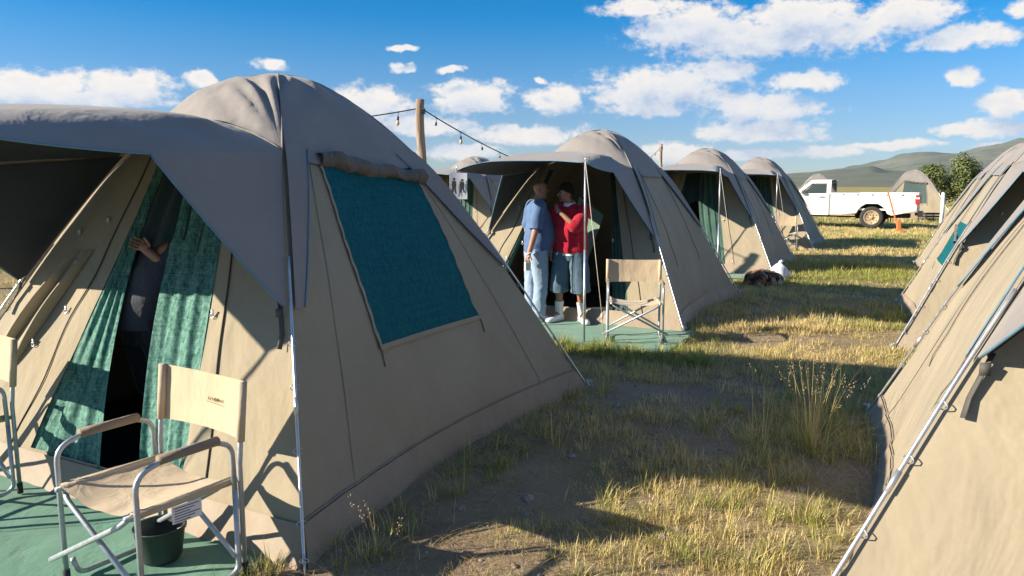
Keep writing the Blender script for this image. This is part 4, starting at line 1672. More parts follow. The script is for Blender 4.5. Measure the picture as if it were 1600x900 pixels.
        obj('shoe_stripe', mb.mesh('shoe_stripe', 'ink'), so)


def person_door():
    c = tl(-.24, -.90)
    loc = Vector((c.x, c.y, 0.025))
    p = thing('person', loc, RZ, 'person in dark grey top half hidden by the green door curtain', 'person')
    # stands inside the doorway, front to the right and turned to the opening (-y), one hand up on the curtain cord
    F = Vector((-.45, -.89, 0)).normalized()
    V, E = {}, []
    V['pelvis'] = ((.06, -.14, .90), (.12, .10))
    V['belly'] = ((.075, -.09, 1.06), (.125, .10))
    V['chest'] = ((.11, .03, 1.26), (.14, .10))
    V['neckb'] = ((.15, .11, 1.39), .06)
    V['neck'] = ((.155, .13, 1.44), .052)
    E += [('pelvis', 'belly'), ('belly', 'chest'), ('chest', 'neckb'), ('neckb', 'neck')]
    hc = Vector((.15, .14, 1.55))
    head_verts(V, E, 'neck', hc, F)
    V['shr'] = ((-.03, .05, 1.335), .052)
    V['elr'] = ((.24, -.04, 1.13), .040)
    V['wrr'] = ((.145, -.120, 1.255), .030)
    V['shl'] = ((.27, .07, 1.335), .052)
    V['ell'] = ((.34, .08, 1.06), .040)
    V['wrl'] = ((.36, -.06, .84), .030)
    E += [('chest', 'shr'), ('shr', 'elr'), ('elr', 'wrr'), ('chest', 'shl'), ('shl', 'ell'), ('ell', 'wrl')]
    hand(V, E, 'wrr', 'hr', (-.6, -.2, .45), (.3, -.7, .2), 1, 1.1, 1.05)
    hand(V, E, 'wrl', 'hl', (0, -.2, -1), (-1, 0, 0), 1, .4)
    for k, sg in (('r', -1), ('l', 1)):
        V['hip' + k] = ((.06 + sg * .09, -.13, .86), .09)
        V['kn' + k] = ((.10 + sg * .09, -.10, .47), .06)
        V['an' + k] = ((.13 + sg * .09, .02, .09), .04)
        V['to' + k] = ((.10 + sg * .10, -.12, .04), .035)
        E += [('pelvis', 'hip' + k), ('hip' + k, 'kn' + k), ('kn' + k, 'an' + k), ('an' + k, 'to' + k)]
    bd = skinned('body', V, E, 'skin_brown', p)
    face_parts(bd, hc, F, 'skin_brown')
    mb = MB()

    def hp(i, j):
        th, ph = (pi * .55) * i, 2 * pi * j
        d = Vector((sin(th) * cos(ph), sin(th) * sin(ph), cos(th)))
        return hc + Vector((.0, .012, .025)) + Vector((d.x * .094, d.y * .098, d.z * .105))
    mb.grid(hp, 12, 24, closed_v=True)
    obj('hair', mb.mesh('hair', 'hair'), p)
    mb = MB()
    prof = [(.03, -.16, .80, .195, .135), (.035, -.15, .88, .195, .14), (.06, -.11, 1.0, .19, .14), (.08, -.06, 1.12, .19, .135), (.105, .02, 1.24, .185, .13), (.125, .06, 1.32, .17, .115), (.145, .09, 1.38, .12, .10), (.15, .11, 1.42, .07, .07)]
    mb.rings(smooth_rings(prof, 30, 5), 0, False, False)
    s_, e_, w_ = [Vector(V[k][0]) for k in ('shr', 'elr', 'wrr')]
    cloth_tube(mb, [s_ + Vector((.06, 0, 0)), s_, s_.lerp(e_, .5), e_, e_.lerp(w_, .25)], [.085, .085, .078, .072, .06], 18, 6, rumple=.012)
    s_, e_, w_ = [Vector(V[k][0]) for k in ('shl', 'ell', 'wrl')]
    cloth_tube(mb, [s_ - Vector((.06, 0, 0)), s_, s_.lerp(e_, .5), e_, e_.lerp(w_, .3)], [.085, .085, .078, .072, .062], 18, 6, rumple=.012)
    for q in range(len(mb.v)):
        v = Vector(mb.v[q])
        d = .014 * mnoise.noise(Vector((v.x * 8, v.y * 8, v.z * 10 + 4)))
        mb.v[q] = tuple(v + Vector((d, d, 0)))
    obj('shirt', mb.mesh('shirt', 'shirt_grey'), p)
    mb = MB()
    mb.rings(smooth_rings([(.06, -.13, .70, .17, .12), (.06, -.13, .80, .17, .12), (.06, -.13, .92, .16, .115)], 24, 4), 0, True, True)
    for k, sg in (('r', -1), ('l', 1)):
        h, kn, an = [Vector(V[q + k][0]) for q in ('hip', 'kn', 'an')]
        cloth_tube(mb, [h, h.lerp(kn, .5), kn, kn.lerp(an, .5), an], [.112, .10, .085, .075, .07], 18, 6, rumple=.012, seed=sg)
    obj('trousers', mb.mesh('trousers', 'trousers_black'), p)
    for k in 'rl':
        mb = MB()
        an = Vector(V['an' + k][0])
        shoe(mb, (an.x, an.y + .03, 0), Vector(V['to' + k][0]) - an)
        obj('shoe', mb.mesh('shoe', 'black_plastic'), p)


person_blue()
person_red()
person_door()


# ------------------------------------------------------------------ posts and string lights
def wood_post(x, y, h, r, label):
    t = thing('wooden_post', (x, y, gz(x, y) - .05), 0.4, label, 'post', 'posts carrying the string lights')
    mb = MB()
    o0 = 0
    pts = [(0.02 * sin(k * .5), .015 * cos(k * .7), h * k / 24) for k in range(25)]
    mb.tube(pts, [r * (1.08 - .16 * k / 24) for k in range(25)], 16)
    for q in range(len(mb.v)):
        v = Vector(mb.v[q])
        d = r * .10 * mnoise.noise(Vector((v.x * 14, v.y * 14, v.z * 1.5)))
        mb.v[q] = tuple(v + Vector((v.x, v.y, 0)).normalized() * d if Vector((v.x, v.y)).length > 1e-4 else v)
    obj('timber', mb.mesh('timber', 'wood_pole'), t)
    mb = MB()
    for k in range(3):
        mb.tube([(r * 1.02 * cos(q), r * 1.02 * sin(q), h - .16 - .03 * k + .03 * sin(q)) for q in np.linspace(0, 6.28, 18)], .008, 6)
    obj('binding', mb.mesh('binding', 'cable'), t)
    return Vector((x, y, gz(x, y) - .05 + h - .14))


PA = wood_post(-1.56, 13.0, 3.19, .078, 'thick weathered wooden post above the front tent, string lights tied on')
PB = wood_post(7.1, 36.0, 3.66, .07, 'thin distant wooden post between two tent tops')
PC = Vector((-9.0, 12.2, 3.1))
wood_post(-9.0, 12.2, 3.2, .075, 'wooden post carrying the string lights, hidden behind the front tent')


def string(a, b, sag, n, label, glow):
    t = thing('string_lights', a, 0, label, 'string lights', 'strings of bulbs')
    mb = MB()
    pts = []
    for k in range(61):
        u = k / 60
        p = a.lerp(b, u)
        p.z -= 4 * sag * u * (1 - u)
        pts.append(p - a)
    mb.tube(pts, .011, 6)
    obj('cable', mb.mesh('cable', 'cable'), t)

    def sock():
        m2 = MB()
        m2.tube([(0, 0, 0), (0, 0, -.10)], .006, 5)
        m2.tube([(0, 0, .018), (0, 0, -.02)], .02, 8)
        m2.tube([(0, 0, -.10), (0, 0, -.12), (0, 0, -.19)], [.016, .026, .026], 10)
        return m2.mesh('bulb_socket', 'cable')

    def bulb():
        m2 = MB()
        m2.tube([(0, 0, -.19), (0, 0, -.22), (0, 0, -.26), (0, 0, -.30), (0, 0, -.325)], [.018, .032, .044, .036, .008], 12)
        return m2.mesh('bulb', 'bulb_glass')
    for k in range(n):
        u = (k + .6) / n
        p = a.lerp(b, u)
        p.z -= 4 * sag * u * (1 - u)
        so = obj('bulb_socket', cached(('sock',), sock), t, p - a)
        so.scale = (.72, .72, .72)
        so.rotation_euler = (0.1 * sin(k * 2.1), 0.12 * cos(k * 1.7), 0)
        if k % 2 == 1:
            obj('bulb', cached(('bulb',), bulb), so)


string(PA, PB, 1.32, 24, 'string of bulbs dipping from the thick post towards the far post', True)
string(PC, PA, .40, 8, 'string of bulbs running behind the peak of the front tent', True)


# ------------------------------------------------------------------ posters on awning poles
def poster(c, dx, z, w, h, label, rz, fig):
    p = c + Vector((0, 0, z))
    t = thing('poster', p, rz, label, 'poster')
    mb = MB()
    mb.grid(lambda i, j: Vector((-w / 2 + w * i + dx, -.022 + .006 * sin(i * 3), -h / 2 + h * j)), 8, 6)
    mb.grid(lambda i, j: Vector((w / 2 - w * i + dx, -.020 + .006 * sin((1 - i) * 3), -h / 2 + h * j)), 8, 6)
    po = obj('sheet', mb.mesh('sheet', 'paper_white'), t)
    mb = MB()
    # two dark walking figures as printed on the sheet
    for x, s in ((-.05, 1.0), (.045, .85)) if fig else ((.0, 1.0),):
        y = -.0275
        q = h / .30
        poly = [(x - .02, .06), (x - .028, .02), (x - .022, -.03), (x - .03, -.09), (x - .012, -.09), (x, -.035), (x + .014, -.09), (x + .03, -.088), (x + .02, -.03), (x + .026, .02), (x + .018, .06)]
        n = len(poly)
        mb.add([(a + dx, y, b * s * q) for a, b in poly], [tuple(range(n))])
        mb.add([(x + dx + .016 * cos(k), y, (.08 + .016 * sin(k)) * s * q) for k in np.linspace(0, 2 * pi, 10, endpoint=False)], [tuple(range(10))])
    obj('printed_figures', mb.mesh('printed_figures', 'ink', False), po)


def apole_at(c, sg):
    p = awning_pt(1, sg, 0)
    return tl(p.x, p.y, 0, c)


poster(apole_at(C1 + STEP, -1), .02, 1.68, .20, .30, 'white poster with dark figures on the pole left of the man in blue', 0.05, True)
poster(apole_at(R3, -1), .12, 1.70, .20, .24, 'larger white printed sheet hung at the awning pole of the right row', 0.0, False)
poster(apole_at(R3, -1) + Vector((0, .03, 0)), -.09, 1.65, .15, .20, 'smaller white printed sheet hung at the awning pole of the right row', 0.0, False)


# ------------------------------------------------------------------ pickup
def pickup():
    K = 1.13
    loc = Vector((14.45, 29.9, gz(14.45, 29.9)))
    t = thing('pickup_truck', loc, radians(-30), 'white single cab pickup with bare dusty rear wheel parked beyond the tents', 'truck')
    t.scale = (K, K, K)
    # local: rear wheel at x=0, cab towards -x, side towards the camera at y=-.85
    Wd = .84

    def arch(cx, r, n=12):
        return [(cx + r * cos(a), .37 + r * sin(a)) for a in np.linspace(0, pi, n)]
    # load bed: side panel with wheel arch
    for sg in (-1, 1):
        mb = MB()
        low = [(-1.33, .43)] + [(x, z) for x, z in arch(0, .50)[::-1] if z > .42] + [(.62, .45), (1.36, .62), (1.40, 1.22), (-1.33, 1.22)]
        y = sg * Wd
        mb.prism(low, y - .035, y + .035)
        o = obj('bed_side', mb.mesh('bed_side', 'white_paint', False), t)
        bevel(o, .018)
        for k in range(5):
            x = -.92 + .46 * k
            mb = MB()
            mb.box((x - .03, y + sg * .035 - .012, 1.13), (x + .03, y + sg * .035 + .014, 1.165))
            obj('rope_hook', mb.mesh('rope_hook', 'rubber', False), o)
        mb = MB()
        mb.prism([(-1.31, .845), (.56, .845), (.56, .875), (-1.31, .875)], min(y + sg * .03, y + sg * .043), max(y + sg * .03, y + sg * .043))
        bevel(obj('body_crease', mb.mesh('body_crease', 'white_paint', False), o), .006)
        mb = MB()
        mb.box((-1.32, min(y + sg * .03, y + sg * .04), .43), (-.52, max(y + sg * .03, y + sg * .04), .47))
        obj('dusty_sill', mb.mesh('dusty_sill', 'dusty_rim', False), o)
        mb = MB()
        mb.box((.50, y - sg * .10 - .01, .16), (.52, y - sg * .10 + .01 + .16, .50))
        obj('mud_flap', mb.mesh('mud_flap', 'rubber', False), o)
        mb = MB()
        mb.box((.62, y + sg * .034, .50), (.628, y + sg * .0385, 1.19))
        obj('panel_joint', mb.mesh('panel_joint', 'seam', False), o)
        mb = MB()
        mb.rings([[Vector((cos(a) * .505, y - sg * yy, .37 + sin(a) * .505)) for a in np.linspace(-.1, pi + .1, 22)] for yy in (.0, .36)], 0, False, False)
        mb.f = [f for f in mb.f if 21 not in f or 0 not in f]
        mb.mi = [0] * len(mb.f)
        mb.add([Vector((cos(a) * .505, y - sg * .36, .37 + sin(a) * .505)) for a in np.linspace(-.1, pi + .1, 22)], [tuple(range(22))])
        obj('wheel_well', mb.mesh('wheel_well', 'rubber', False), o)
        mb = MB()
        mb.prism([(1.30, 1.16), (1.425, 1.16), (1.425, .84), (1.37, .78), (1.30, .86), (1.285, 1.0)], min(y - sg * .05, y + sg * .045), max(y - sg * .05, y + sg * .045))
        tl_ = obj('tail_light', mb.mesh('tail_light', 'red_lens', False), t)
        bevel(tl_, .02)
        mb = MB()
        mb.box((1.305, min(y, y + sg * .048), 1.02), (1.428, max(y, y + sg * .048), 1.07))
        obj('lens_band', mb.mesh('lens_band', 'paper_white', False), tl_)
    mb = MB()
    mb.box((-1.32, -Wd + .04, .62), (1.36, Wd - .04, .68))
    mb.box((-1.325, -Wd + .04, .66), (-1.28, Wd - .04, 1.21))
    obj('bed_floor', mb.mesh('bed_floor', 'white_paint', False), t)
    mb = MB()
    mb.box((1.35, -Wd + .06, .60), (1.405, Wd - .06, 1.22))
    g = bevel(obj('tailgate', mb.mesh('tailgate', 'white_paint', False), t), .015)
    mb = MB()
    mb.box((1.40, -.10, 1.0), (1.42, .10, 1.08))
    obj('handle', mb.mesh('handle', 'black_plastic', False), g)
    mb = MB()
    mb.box((1.38, -.80, .44), (1.52, .80, .58))
    mb.box((1.30, -.5, .46), (1.40, -.40, .56))
    obj('rear_bumper', mb.mesh('rear_bumper', 'black_plastic', False), t)
    # cab
    for sg in (-1, 1):
        y = sg * Wd
        mb = MB()
        low = [(-1.37, .43), (-1.37, 1.20), (-2.40, 1.18), (-2.46, .43)]
        mb.prism(low, y - .04, y + .03)
        d = bevel(obj('door', mb.mesh('door', 'white_paint', False), t), .02)
        mb = MB()
        mb.box((-1.70, min(y, y + sg * .05), 1.045), (-1.52, max(y, y + sg * .05), 1.08))
        obj('handle', mb.mesh('handle', 'black_plastic', False), d)
        mb = MB()
        mb.prism([(-1.48, 1.20), (-1.48, 1.53), (-1.92, 1.515), (-2.28, 1.20)], y * .935 - .004, y * .935 + .004)
        obj('door_window', mb.mesh('door_window', 'car_glass', False), d)
        mb = MB()
        mb.prism([(-1.335, .45), (-1.335, 1.62), (-1.48, 1.62), (-1.48, 1.20), (-1.375, 1.20), (-1.375, .45)], y * .94 - .03, y * .94 + .03)
        obj('cab_pillar', mb.mesh('cab_pillar', 'white_paint', False), t)
        mb = MB()
        mb.prism([(-1.335, 1.55), (-1.335, 1.66), (-2.00, 1.65), (-2.52, 1.20), (-2.40, 1.18), (-1.96, 1.54)], y * .93 - .03, y * .93 + .03)
        obj('roof_rail', mb.mesh('roof_rail', 'white_paint', False), t)
        mb = MB()
        c = Vector((-2.30, y + sg * .14, 1.25))
        mb.rings([[c + Vector((xx, .10 * cos(a) * w, .075 * sin(a) * w)) for a in np.linspace(0, 2 * pi, 12, endpoint=False)] for xx, w in ((-.05, .5), (-.03, .9), (.02, 1.0), (.035, .95))])
        obj('mirror', mb.mesh('mirror', 'white_paint'), t)
    mb = MB()
    mb.grid(lambda i, j: Vector((-1.325 - .70 * i - .02 * abs(2 * j - 1) ** 3, (-.80 + 1.6 * j), 1.685 - .03 * abs(2 * j - 1) ** 3 - .02 * (2 * i - 1) ** 4)), 10, 14)
    mb.grid(lambda i, j: Vector((-1.325 - .70 * i, (-.78 + 1.56 * j), 1.62)), 10, 14)
    obj('cab_roof', mb.mesh('cab_roof', 'white_paint'), t)
    mb = MB()
    mb.box((-1.35, -.70, 1.22), (-1.34, .70, 1.54))
    obj('rear_window', mb.mesh('rear_window', 'car_glass', False), t)
    mb = MB()
    mb.prism([(-2.02, 1.59), (-2.00, 1.61), (-2.54, 1.21), (-2.56, 1.19)], -.74, .74)
    obj('windscreen', mb.mesh('windscreen', 'car_glass', False), t)
    mb = MB()
    mb.box((-1.375, -.80, .46), (-1.335, .80, 1.20))
    mb.box((-2.46, -.79, .45), (-1.36, .79, .58))
    obj('cab_shell', mb.mesh('cab_shell', 'white_paint', False), t)
    mb = MB()
    mb.box((-1.72, -.60, .60), (-1.52, .60, 1.32))
    mb.box((-2.05, -.60, .60), (-1.52, .60, .85))
    obj('bench_seat', mb.mesh('bench_seat', 'canvas_arm', False), t)
    mb = MB()
    body = [(-2.47, .45), (-2.47, 1.18), (-3.05, 1.11), (-3.48, 1.02), (-3.52, .52), (-3.42, .45)] + [(x, z) for x, z in arch(-2.97, .46) if z > .45][::-1]
    mb.prism(body, -Wd - .01, Wd + .01)
    bevel(obj('front_body', mb.mesh('front_body', 'white_paint', False), t), .03)
    for sg in (-1, 1):
        mb = MB()
        mb.box((-3.55, sg * .68 - .14, .78), (-3.46, sg * .68 + .14, .95))
        obj('headlight', mb.mesh('headlight', 'car_glass', False), t)
    mb = MB()
    mb.box((-3.2, -.42, .36), (1.15, -.34, .50))
    mb.box((-3.2, .34, .36), (1.15, .42, .50))
    mb.tube([(0, -.7, .37), (0, .7, .37)], .06, 8)
    mb.tube([(-2.97, -.7, .37), (-2.97, .7, .37)], .05, 8)
    mb.box((-1.1, -.70, .36), (-.62, -.30, .56))
    obj('chassis', mb.mesh('chassis', 'rubber', False), t)

    def tyre():
        m2 = MB()
        prof = [(.245, -.10), (.32, -.115), (.368, -.10), (.378, -.05), (.378, .05), (.368, .10), (.32, .115), (.245, .10)]
        m2.grid(lambda i, j: Vector((prof[round(i * 7)][0] * cos(2 * pi * j) * (1 - (.012 if (int(j * 64) % 2 and 2 < i * 7 < 5) else 0)), prof[round(i * 7)][1], prof[round(i * 7)][0] * sin(2 * pi * j))), 8, 64, closed_v=True)
        return m2.mesh('tyre', 'rubber')

    def rim():
        m2 = MB()
        prof = [(.0, -.060), (.055, -.065), (.06, -.045), (.12, -.035), (.155, -.070), (.20, -.055), (.22, -.095), (.25, -.10), (.25, .09), (.0, .09)]
        m2.grid(lambda i, j: Vector((prof[round(i * 9)][0] * cos(2 * pi * j), prof[round(i * 9)][1], prof[round(i * 9)][0] * sin(2 * pi * j))), 10, 32, closed_v=True)
        return m2.mesh('rim', 'dusty_rim')

    def nuts():
        m2 = MB()
        for k in range(6):
            a = k * pi / 3
            m2.tube([(.09 * cos(a), -.03, .09 * sin(a)), (.09 * cos(a), -.065, .09 * sin(a))], .014, 6)
            m2.tube([(.178 * cos(a + .5), -.05, .178 * sin(a + .5)), (.178 * cos(a + .5), -.072, .178 * sin(a + .5))], .018, 6)
        return m2.mesh('wheel_nut', 'rubber')
    for x in (0, -2.97):
        for sg in (-1, 1):
            w = obj('wheel', None, t, (x, sg * .73, .375), 0 if sg < 0 else pi)
            obj('tyre', cached(('tyre',), tyre), w)
            obj('rim', cached(('rim',), rim), w)
            obj('wheel_nut', cached(('nut',), nuts), w)


pickup()

# ------------------------------------------------------------------ small things by the pickup
def px_ground(u, v, z=0.0):
    d = pix_dir(u, v)
    k = (z - CAMH) / d.z
    return Vector((d.x * k, d.y * k, z))


p = px_ground(1404, 361)
t = thing('jack', p, radians(-10), 'orange lever jack leaning against the pickup side', 'jack')
mb = MB()
mb.box((-.024, -.015, 0), (.024, .015, 1.5), 0, Matrix.Rotation(radians(-16), 3, 'Y') @ Matrix.Rotation(radians(-6), 3, 'X'))
bevel(obj('bar', mb.mesh('bar', 'orange_paint', False), t), .006)
mb = MB()
mb.prism([(-.16, 0), (.20, 0), (.18, .05), (.07, .09), (.03, .40), (-.09, .40), (-.06, .09)], -.07, .07)
bevel(obj('foot', mb.mesh('foot', 'orange_paint', False), t), .01)
p = px_ground(1470, 352)
t = thing('marker_post', p, 0, 'white painted post between the lone tent and the right row', 'post')
mb = MB()
mb.tube([(0, 0, -.1), (0.02, 0, .7), (0, 0, 1.34)], [.08, .078, .072], 12)
obj('shaft', mb.mesh('shaft', 'white_paint'), t)
mb = MB()
mb.tube([(0, 0, 1.34), (0, 0, 1.37)], [.078, .04], 12)
obj('cap', mb.mesh('cap', 'white_paint'), t)
p = px_ground(1452, 345)
t = thing('storage_crate', p, radians(12), 'black crate on the grass beside the lone tan tent', 'crate')
mb = MB()
for x in (-.42, .40):
    for y in (-.25, .23):
        mb.box((x, y, 0), (x + .03, y + .03, .38))
obj('corner_post', mb.mesh('corner_post', 'black_plastic', False), t)
for k in range(3):
    mb = MB()
    z = .03 + .13 * k
    for y in (-.252, .242):
        mb.box((-.43, y, z), (.44, y + .012, z + .085))
    for x in (-.432, .428):
        mb.box((x, -.24, z), (x + .012, .242, z + .085))
    obj('slat_band', mb.mesh('slat_band', 'black_plastic', False), t)
mb = MB()
mb.box((-.41, -.235, .01), (.42, .23, .03))
obj('crate_floor', mb.mesh('crate_floor', 'black_plastic', False), t)

# blanket bundle and white bag beside the third tent
p = px_ground(1192, 444)
t = thing('blanket_bundle', p, 0.2, 'crumpled brown and orange patterned blanket heaped on the grass', 'blanket')
mb = MB()


def bl(i, j):
    th, ph = pi * .5 * i, 2 * pi * j
    r = sin(th)
    fold = .05 * sin(ph * 7 + 3 * i) * r + .035 * sin(ph * 13 + 2)
    x, y = (.36 * r + fold * r) * cos(ph), (.24 * r + fold * r) * sin(ph)
    z = .29 * cos(th) ** .8 + .05 * mnoise.noise(Vector((x * 9, y * 9, 1))) + .03 * mnoise.noise(Vector((x * 22, y * 22, 4)))
    return Vector((x, y, max(z, 0.0)))


mb.grid(bl, 26, 60, closed_v=True)
t.scale = (.92, .92, .88)
obj('cloth', mb.mesh('cloth', 'blanket_print'), t)
mb = MB()
mb.tube([(-.30, -.22, .03), (-.1, -.29, .04), (.12, -.27, .035), (.30, -.2, .05)], [.03, .045, .05, .03], 10)
obj('hem', mb.mesh('hem', 'blanket_print'), t)
p = px_ground(1218, 437)
t = thing('plastic_sack', p + Vector((0.03, .06, 0)), 0.6, 'white plastic sack slumped behind the patterned blanket', 'sack')
mb = MB()


def sk(i, j):
    ph = 2 * pi * j
    r = [.0, .21, .24, .22, .17, .09, .03][round(i * 6)]
    z = [0, .0, .10, .20, .30, .37, .40][round(i * 6)]
    k = 1 + .12 * mnoise.noise(Vector((cos(ph) * 2, sin(ph) * 2, z * 5))) + .05 * sin(ph * 6 + z * 9)
    return Vector((r * k * cos(ph) - .12 * z, r * k * .75 * sin(ph), z + .02 * sin(ph * 3)))


mb.grid(sk, 7, 40, closed_v=True)
t.scale = (.85, .85, .72)
obj('sack_body', mb.mesh('sack_body', 'white_bag'), t)
mb = MB()
mb.tube([(-.05, 0, .38), (-.03, -.02, .44), (0.03, -.01, .47)], [.03, .045, .03], 9)
obj('tied_neck', mb.mesh('tied_neck', 'white_bag'), t)


# ------------------------------------------------------------------ trees
def tree(loc, h, rx, rz, leaf, label, n, seed, cat='tree', name='acacia_tree', group=None):
    rnd = random.Random(seed)
    t = thing(name, loc, 0, label, cat, group)
    mb = MB()
    blobs = []
    th = h * .42
    mb.tube([(0, 0, -.2), (.04 * h * .3, 0, th * .5), (0, .05, th)], [h * .045, h * .035, h * .028], 10)
    for k in range(9):
        a = k * 2.4 + rnd.random()
        rr = rx * (.25 + .6 * rnd.random())
        e = Vector((rr * cos(a), rr * sin(a) * .9, h - rz * (.4 + 1.3 * rnd.random())))
        s = Vector((0, .03, th * (.6 + .4 * rnd.random())))
        m_ = s.lerp(e, .5) + Vector((0, 0, -.08 * h))
        mb.tube([s, m_, e], [h * .022, h * .014, h * .006], 6)
        blobs.append((e, rx * (.24 + .22 * rnd.random())))
    for k in range(16):
        a = rnd.random() * 2 * pi
        q = sqrt(rnd.random())
        blobs.append((Vector((rx * q * .85 * cos(a), rx * q * .85 * sin(a), h - rz + rz * (.9 * sqrt(max(0, 1 - q * q)) * (rnd.random() * 1.5 - .55)))), rx * (.18 + .22 * rnd.random())))
    obj('trunk', mb.mesh('trunk', 'wood_pole'), t)
    vs, fs = [], []
    for k in range(n):
        c, r = blobs[rnd.randrange(len(blobs))]
        d = Vector((rnd.gauss(0, 1), rnd.gauss(0, 1), rnd.gauss(0, 1))).normalized()
        p = c + d * r * (.55 + .5 * rnd.random()) * Vector((1, 1, .8)).length / 1.6
        s = rnd.uniform(.05, .13) * h / 4
        ax = Vector((rnd.gauss(0, 1), rnd.gauss(0, 1), rnd.gauss(0, .6))).normalized()
        bx = ax.cross(d + Vector((0, 0, .5))).normalized() * s * .6
        ax = ax * s
        o = len(vs)
        vs += [p - ax, p + bx, p + ax, p - bx]
        fs.append((o, o + 1, o + 2, o + 3))
    obj('crown', MB().add(vs, fs).mesh('crown', leaf, False), t)


tree((34.5, 60.0, 0), 3.9, 2.4, 1.8, 'leaf_green', 'rounded dark green tree on the skyline left of the right row', 16000, 3)
tree((37.2, 60.5, 0), 2.9, 1.6, 1.3, 'leaf_green', 'dark green tree partly hidden by the tents of the right row', 6000, 5)
tree((34.6, 52.0, 0), 1.7, 1.3, .9, 'leaf_yellow', 'low yellow green bush in front of the dark tree', 3500, 8, 'bush', 'leafy_bush')


# ------------------------------------------------------------------ grass
def vnoise(x, y, sc, seed):
    r = np.random.default_rng(seed)
    g = r.random((128, 128))
    X, Y = x * sc + 500.3, y * sc + 500.7
    xi, yi = np.floor(X).astype(int), np.floor(Y).astype(int)
    fx, fy = X - xi, Y - yi
    fx, fy = fx * fx * (3 - 2 * fx), fy * fy * (3 - 2 * fy)
    a, b_, c, d = g[xi % 128, yi % 128], g[(xi + 1) % 128, yi % 128], g[xi % 128, (yi + 1) % 128], g[(xi + 1) % 128, (yi + 1) % 128]
    return (a * (1 - fx) + b_ * fx) * (1 - fy) + (c * (1 - fx) + d * fx) * fy


def gz_np(x, y):
    return np.array([gz(float(a), float(b_)) for a, b_ in zip(x, y)])


def local_of(x, y, c, ang):
    dx, dy = x - c[0], y - c[1]
    return dx * cos(ang) + dy * sin(ang), -dx * sin(ang) + dy * cos(ang)


TENTS = [(C1 + STEP * k, RZ) for k in range(4)] + [(Vector((3.3, 3.1, 0)), radians(-30))] + [(R1 + STEP, RZ), (R3, RZ)] + [(Vector((-1, 21, 0)), RZ), (Vector((20.6, 38.6, 0)), radians(155)), (Vector((21.9, 54, 0)), radians(165))]


def free(x, y, pad=0.0):
    ok = np.ones(len(x), bool)
    for c, a in TENTS:
        lx, ly = local_of(x, y, c, a)
        # the walls are pulled in between the corners
        inx = HB + pad - 0.15 * (1 - np.clip(ly / HB, -1, 1) ** 2)
        iny = HB + pad - 0.15 * (1 - np.clip(lx / HB, -1, 1) ** 2) * (ly > 0)
        ok &= ~((np.abs(lx) < inx) & (np.abs(ly) < iny))
    for c, x0, x1, y0, y1 in ((C1, -2.6, 1.47, -3.9, -1.6), (C1 + STEP, -1.6, 1.82, -2.92, -1.6), (C1 + STEP * 2, -1.2, 1.72, -2.47, -1.6)):
        lx, ly = local_of(x, y, c, RZ)
        ok &= ~((lx > x0) & (lx < x1) & (ly > y0) & (ly < y1))
    lx, ly = local_of(x, y, (14.45, 29.9), radians(-30))
    ok &= ~((lx > -4) & (lx < 1.4) & (np.abs(ly) < .75))
    return ok


def blades(px, py, h, wid, lean, az, tint, name, bend=0.5, seg=3):
    """one strip of faces per blade; all arguments are arrays"""
    n = len(px)
    pz = gz_np(px, py)
    ts = np.linspace(0, 1, seg + 1)
    verts = np.zeros((n, 2 * seg + 1, 3))
    sx, sy = np.cos(az + pi / 2), np.sin(az + pi / 2)
    for k, tt in enumerate(ts):
        out = lean * h * (tt * (1 - bend) + bend * tt * tt)
        up = h * (tt - 0.35 * np.clip(lean, 0, 1.6) * tt * tt)
        cx, cy, cz = px + np.cos(az) * out, py + np.sin(az) * out, pz + up - .006
        w = wid * (1 - tt) ** 0.7
        if k < seg:
            verts[:, 2 * k] = np.stack([cx - sx * w, cy - sy * w, cz], 1)
            verts[:, 2 * k + 1] = np.stack([cx + sx * w, cy + sy * w, cz], 1)
        else:
            verts[:, 2 * k] = np.stack([cx, cy, cz], 1)
    V = verts.reshape(-1, 3)
    m = 2 * seg + 1
    loops, starts, totals = [], [], []
    base = (np.arange(n) * m)[:, None]
    quads = [np.array([2 * k, 2 * k + 1, 2 * k + 3, 2 * k + 2]) for k in range(seg - 1)]
    tri = np.array([2 * seg - 2, 2 * seg - 1, 2 * seg])
    per = np.concatenate(quads + [tri])
    L = (base + per[None, :]).reshape(-1)
    sizes = np.array([4] * (seg - 1) + [3])
    tot = np.tile(sizes, n)
    st = np.concatenate([[0], np.cumsum(tot)[:-1]])
    me = bpy.data.meshes.new(name)
    me.vertices.add(len(V))
    me.vertices.foreach_set('co', V.astype(np.float32).ravel())
    me.loops.add(len(L))
    me.loops.foreach_set('vertex_index', L.astype(np.int32))
    me.polygons.add(len(tot))
    me.polygons.foreach_set('loop_start', st.astype(np.int32))
    me.polygons.foreach_set('loop_total', tot.astype(np.int32))
    me.update(calc_edges=True)
    me.validate()
    at = me.attributes.new('tint', 'FLOAT_COLOR', 'POINT')
    col = np.ones((n, m, 4), np.float32)
    col[:, :, :3] = tint[:, None, :]
    at.data.foreach_set('color', col.ravel())
    me.materials.append(MATS['grass_blade'])
    return me


GREEN = np.array([0.205, 0.265, 0.055])
DGREEN = np.array([0.130, 0.185, 0.045])
LIME = np.array([0.40, 0.40, 0.075])
STRAW = np.array([0.56, 0.44, 0.19])
PALE = np.array([0.60, 0.50, 0.30])


def in_view(x, y, m=0.10):
    return (np.abs(x) / np.maximum(y, .1) < 0.72 + m) | (y < 1.5)


